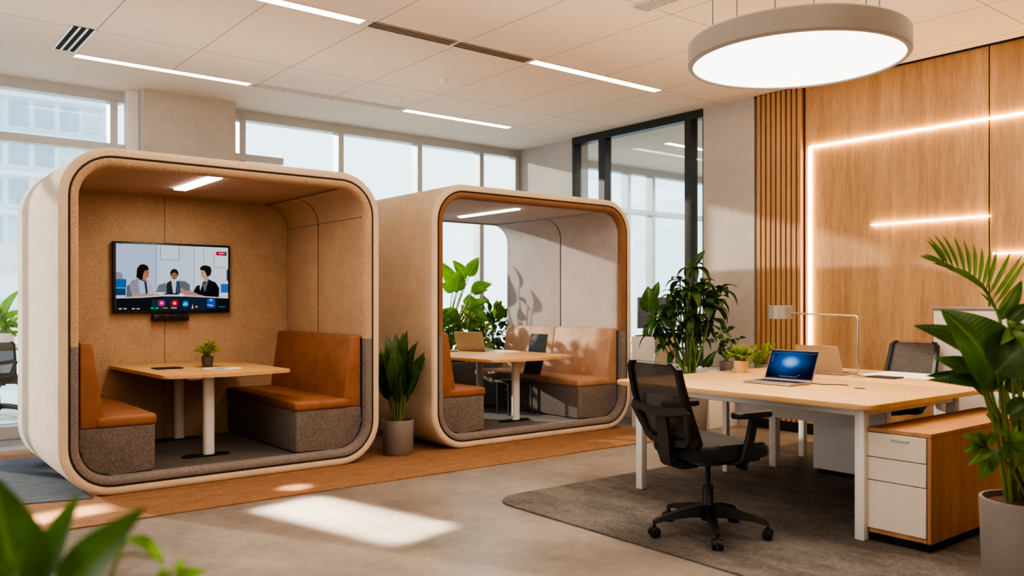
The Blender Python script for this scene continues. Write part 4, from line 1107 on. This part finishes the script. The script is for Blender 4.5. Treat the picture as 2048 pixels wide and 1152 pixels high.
LX = 5.55
t = thing('desk_lamp', 'slim metal desk lamp with drum shade on a bent arm', 'lamp', (LX, 3.08, DZ))
b = bmesh.new(); lathe(b, [(0, 0), (.05, 0), (.05, .006), (.046, .009), (0, .009)], (LX, 3.08, DZ), 28); obj('base', b, chrome, t)
b = bmesh.new(); tube(b, smoothpath([(LX, 3.08, DZ+.008), (LX, 3.08, 1.1), (LX, 3.083, 1.145), (LX, 3.1, 1.162), (LX, 3.15, 1.165), (LX, 3.62, 1.178)], 6), .0065, 10); obj('arm', b, chrome, t)
b = bmesh.new(); lathe(b, [(.0, .1), (.088, .1), (.093, .097), (.093, .0), (.09, .0), (.09, .094), (0, .094)], (LX, 3.70, 1.135), 36); obj('lamp_shade', b, lampgrey, t)
b = bmesh.new(); lathe(b, [(0, .012), (.088, .012)], (LX, 3.70, 1.135), 36); obj('diffuser', b, emit('lamp diffuser', (255, 235, 205), 2.5), t)

def sheet(name, label, cat, pts, z, m, h=.0015, group=None):
    b = bmesh.new(); prism(b, pts, 'z', z+.0003, z+h)
    cx = sum(p[0] for p in pts)/len(pts); cy = sum(p[1] for p in pts)/len(pts)
    return tag(obj(name, b, m, smooth=False, loc=(cx, cy, z)), label, cat, group)
sheet('desk_pad', 'large white sheet lying on the rear desk before the grey chair', 'paper', rpoly(5.75, 6.2, 2.55, 3.2, (.2, .05, .05, .1)), DZ, paper_m)
sheet('tablet', 'thin dark tablet lying on the rear desk beside the silver laptop', 'tablet', rpoly(5.6, 5.75, 2.85, 3.06, .015), DZ, plastic_d, .007)
sheet('tablet', 'black tablet lying on the table under the wall screen', 'tablet', rpoly(1.86, 2.06, 6.62, 6.78, .012), .75, plastic_k, .008)
def ell(cx, cy, rx, ry, a=0, n=28): return [(cx+rx*math.cos(2*PI*i/n)*math.cos(a)-ry*math.sin(2*PI*i/n)*math.sin(a), cy+rx*math.cos(2*PI*i/n)*math.sin(a)+ry*math.sin(2*PI*i/n)*math.cos(a)) for i in range(n)]
mg = thing('magazine', 'open printed magazine with grey picture on the table under the wall screen', 'magazine', (2.3, 6.42, .75))
b = bmesh.new(); prism(b, ell(2.29, 6.43, .145, .1, -.5), 'z', .7503, .7545); obj('pages', b, paper_m, mg, False)
b = bmesh.new(); prism(b, [(2.17, 6.43), (2.26, 6.36), (2.36, 6.42), (2.32, 6.48), (2.25, 6.47)], 'z', .7546, .7552); obj('printed_picture', b, paper_g, mg, False)
b = bmesh.new(); prism(b, [(2.33, 6.40), (2.40, 6.36), (2.41, 6.375), (2.345, 6.415)], 'z', .7546, .7552); obj('printed_text', b, lampgrey, mg, False)
sheet('notebook', 'white closed notebook on the table in the open-backed booth', 'notebook', rpoly(5.3, 5.52, 6.78, 7.0, .02), .745, paper_m, .012)
sheet('paper', 'loose white paper sheet by the laptop in the open-backed booth', 'paper', [(5.3, 7.05), (5.55, 7.08), (5.52, 7.32), (5.3, 7.3)], .745, paper_m)
sheet('pen', 'dark pen lying left of the laptop in the open-backed booth', 'pen', [(4.9, 7.3), (5.04, 7.22), (5.045, 7.232), (4.905, 7.312)], .745, plastic_k, .008)

# ------------------------------------------------------------------ far left, on the terrace side
t = thing('desk', 'wood-topped desk beyond the window at the far left edge', 'desk', (1.1, 10.2, .13))
obj('desktop', box(-.4, 1.75, 9.85, 10.7, .77, .8, .004), desk_wood, t)
for (x, y) in ((-.3, 9.95), (1.65, 9.95), (-.3, 10.6), (1.65, 10.6)): obj('leg', box(x-.025, x+.025, y-.025, y+.025, .13, .77), white_metal, t)
ch3 = copy_tree(ch); ch3['label'] = 'dark swivel chair at the desk beyond the window, far left'
ch3.location = (1.22, 9.72, .13); ch3.rotation_euler = (0, 0, math.radians(80)); ch3.scale = (.8, .8, .8)
t = thing('potted_plant', 'leafy plant in a white pot on the desk beyond the left window', 'plant', (1.35, 10.2, .8))
pot(t, 1.35, 10.2, .8, .08, .1, .14, white_m)
fb, sbm = bmesh.new(), bmesh.new(); base = Vector((1.35, 10.2, .92)); D = 1.35*FW.x+10.2*FW.y
for (k, tip, w) in (((5, 640), (42, 578), 26), ((0, 640), (-20, 590), 26), ((8, 645), (50, 620), 22), ((5, 655), (40, 648), 20), ((0, 660), (35, 672), 20), ((-5, 650), (-30, 640), 20), ((10, 660), (10, 625), 22)):
    paddle(fb, sbm, base+rvec()*.02, px(*k, D), px(*tip, D), w/FPX*D, .12, TOWARD, .005)
bush(fb, (1.35, 10.2, 1.02), (.14, .12, .1), 50, .08)
obj('stem', sbm, stem_m, t); obj('foliage', fb, leaf_d, t)

# room behind the glazed partition: desk, monitor, chair
t = thing('desk', 'white desk seen through the glazed partition', 'desk', (9.3, 8.0, 0))
obj('desktop', box(8.3, 10.3, 7.6, 8.4, .71, .74, .004), white_m, t)
for (x, y) in ((8.4, 7.7), (10.2, 7.7), (8.4, 8.3), (10.2, 8.3)): obj('leg', box(x-.03, x+.03, y-.03, y+.03, 0, .71), white_metal, t)
t = thing('monitor', 'dark monitor on the white desk behind the glazed partition', 'monitor', (9.05, 8.1, .74))
obj('screen', box(8.7, 9.5, 8.06, 8.1, .9, 1.34, .005), plastic_d, t); obj('stand', box(9.02, 9.12, 8.1, 8.13, .75, 1.1), plastic_d, t); obj('base', box(8.95, 9.2, 8.0, 8.2, .741, .752), plastic_d, t)
ch4 = copy_tree(ch); ch4['label'] = 'dark swivel chair at the white desk behind the glazed partition'
ch4.location = (8.75, 7.2, 0); ch4.rotation_euler = (0, 0, math.radians(100))

# ------------------------------------------------------------------ light
def area(name, loc, size, power, color, target=None, rot=None, spread=180, shape='RECTANGLE'):
    L = bpy.data.lights.new(name, 'AREA'); L.shape = shape; L.size = size[0]; L.size_y = size[1]; L.energy = power; L.color = color; L.spread = math.radians(spread)
    o = bpy.data.objects.new(name, L); C.objects.link(o); o.location = loc
    if target is not None: o.rotation_euler = (Vector(target)-Vector(loc)).to_track_quat('-Z', 'Y').to_euler()
    else: o.rotation_euler = rot or (0, 0, 0)
    return o
WARM = (1, .85, .68); COOL = (.92, .97, 1)
area('warm_fill', (2.3, 3.2, 3.3), (4, 3.5), 75, WARM)  # unseen warm fill, added under the ceiling, as is the next
area('warm_fill', (5.6, 3.0, 3.3), (2.2, 3.5), 45, WARM)
area('warm_fill', (.8, -1.2, 2.9), (4, 2.5), 105, WARM, target=(2.6, 5.5, .9))  # added front fill behind the camera, aimed at the booths
area('ceiling_fill', (2.0, 6.6, 2.6), (5, 1.6), 9, (1, .9, .8), rot=(PI, 0, 0))  # added upward fill to brighten the ceiling over the booths
area('cool_fill_left', (-4.6, 5.5, 1.9), (5, 2.4), 120, COOL, target=(2, 5.0, 1.0))  # added lamp standing in for daylight from the left
area('booth_light', (2.08, 6.4, 2.13), (.1, .8), 10, (1, .87, .72))
area('booth_light', (5.1, 6.8, 2.14), (.06, .9), 6, (1, .86, .7))
area('far_room_fill', (10.5, 6.6, 3.25), (4, 3), 190, (1, .97, .93))  # added broad fill to brighten the room behind the partition
area('ceiling_fill', (3.4, 2.6, 2.5), (6, 4.4), 62, (1, .80, .62), rot=(PI, 0, 0))  # added warm upward fill for the ceiling, no fitting there
area('ring_light', (RX, RY, RZ-.01), (1.15, 1.15), 38, (1, .86, .7), shape='DISK')
# low sun entering through the windows in bounded shafts
sd = Vector((.5, -1, -.28)).normalized()
def shaft(c, size, p, spread=4, col=(1, .9, .76)): area('sun_shaft', Vector(c)-sd*7, size, p, col, target=Vector(c), spread=spread)
sun = bpy.data.lights.new('sun', 'SUN'); sun.energy = 4.5; sun.angle = math.radians(1.2); sun.color = (1, .9, .76)
so = bpy.data.objects.new('sun', sun); C.objects.link(so); so.rotation_euler = sd.to_track_quat('-Z', 'Y').to_euler()
# bright patches on floor and carpet, from added overhead lamps imitating sun
area('floor_patch_lamp', (2.33, 4.42, 3.25), (.46, 1.2), 15, (1, .93, .82), rot=(0, 0, math.radians(14)), spread=4)
area('floor_patch_lamp', (.95, 5.5, 3.25), (.6, .2), 3.2, (1, .9, .76), rot=(0, 0, math.radians(10)), spread=4)
area('floor_patch_lamp', (2.4, 5.35, 3.25), (.14, .1), .4, (1, .9, .76), spread=4)

w = bpy.data.worlds.new('sky'); sc.world = w; w.use_nodes = True; nt = w.node_tree; nt.nodes.clear()
out = nt.nodes.new('ShaderNodeOutputWorld'); bg = nt.nodes.new('ShaderNodeBackground')
tc = nt.nodes.new('ShaderNodeTexCoord'); sep = nt.nodes.new('ShaderNodeSeparateXYZ'); nt.links.new(tc.outputs['Generated'], sep.inputs[0])
col = ramp(nt, sep.outputs[2], [(0, (.82, .91, .95, 1)), (.25, (.74, .88, .96, 1)), (.8, (.5, .72, .93, 1))])
nt.links.new(col, bg.inputs[0]); bg.inputs[1].default_value = 2.35
nt.links.new(bg.outputs[0], out.inputs[0])

# ------------------------------------------------------------------ camera
cam = bpy.data.cameras.new('camera'); co = bpy.data.objects.new('camera', cam); C.objects.link(co)
co.location = (0, 0, CAMH)
co.rotation_euler = (PI/2, 0, ANG-PI/2)
cam.sensor_width = 36; cam.sensor_fit = 'HORIZONTAL'; cam.lens = 36*FPX/2048
cam.shift_y = (HORIZ-576)/2048
cam.clip_start = .05; cam.clip_end = 300
cam.dof.use_dof = True; cam.dof.focus_distance = 6.0; cam.dof.aperture_fstop = 1.8
sc.camera = co
sc.view_settings.view_transform = 'AgX'; sc.view_settings.look = 'AgX - High Contrast'; sc.view_settings.exposure = -.05
sc.cycles.use_denoising = True
sc.cycles.max_bounces = 8; sc.cycles.transparent_max_bounces = 12
sc.cycles.sample_clamp_indirect = 4
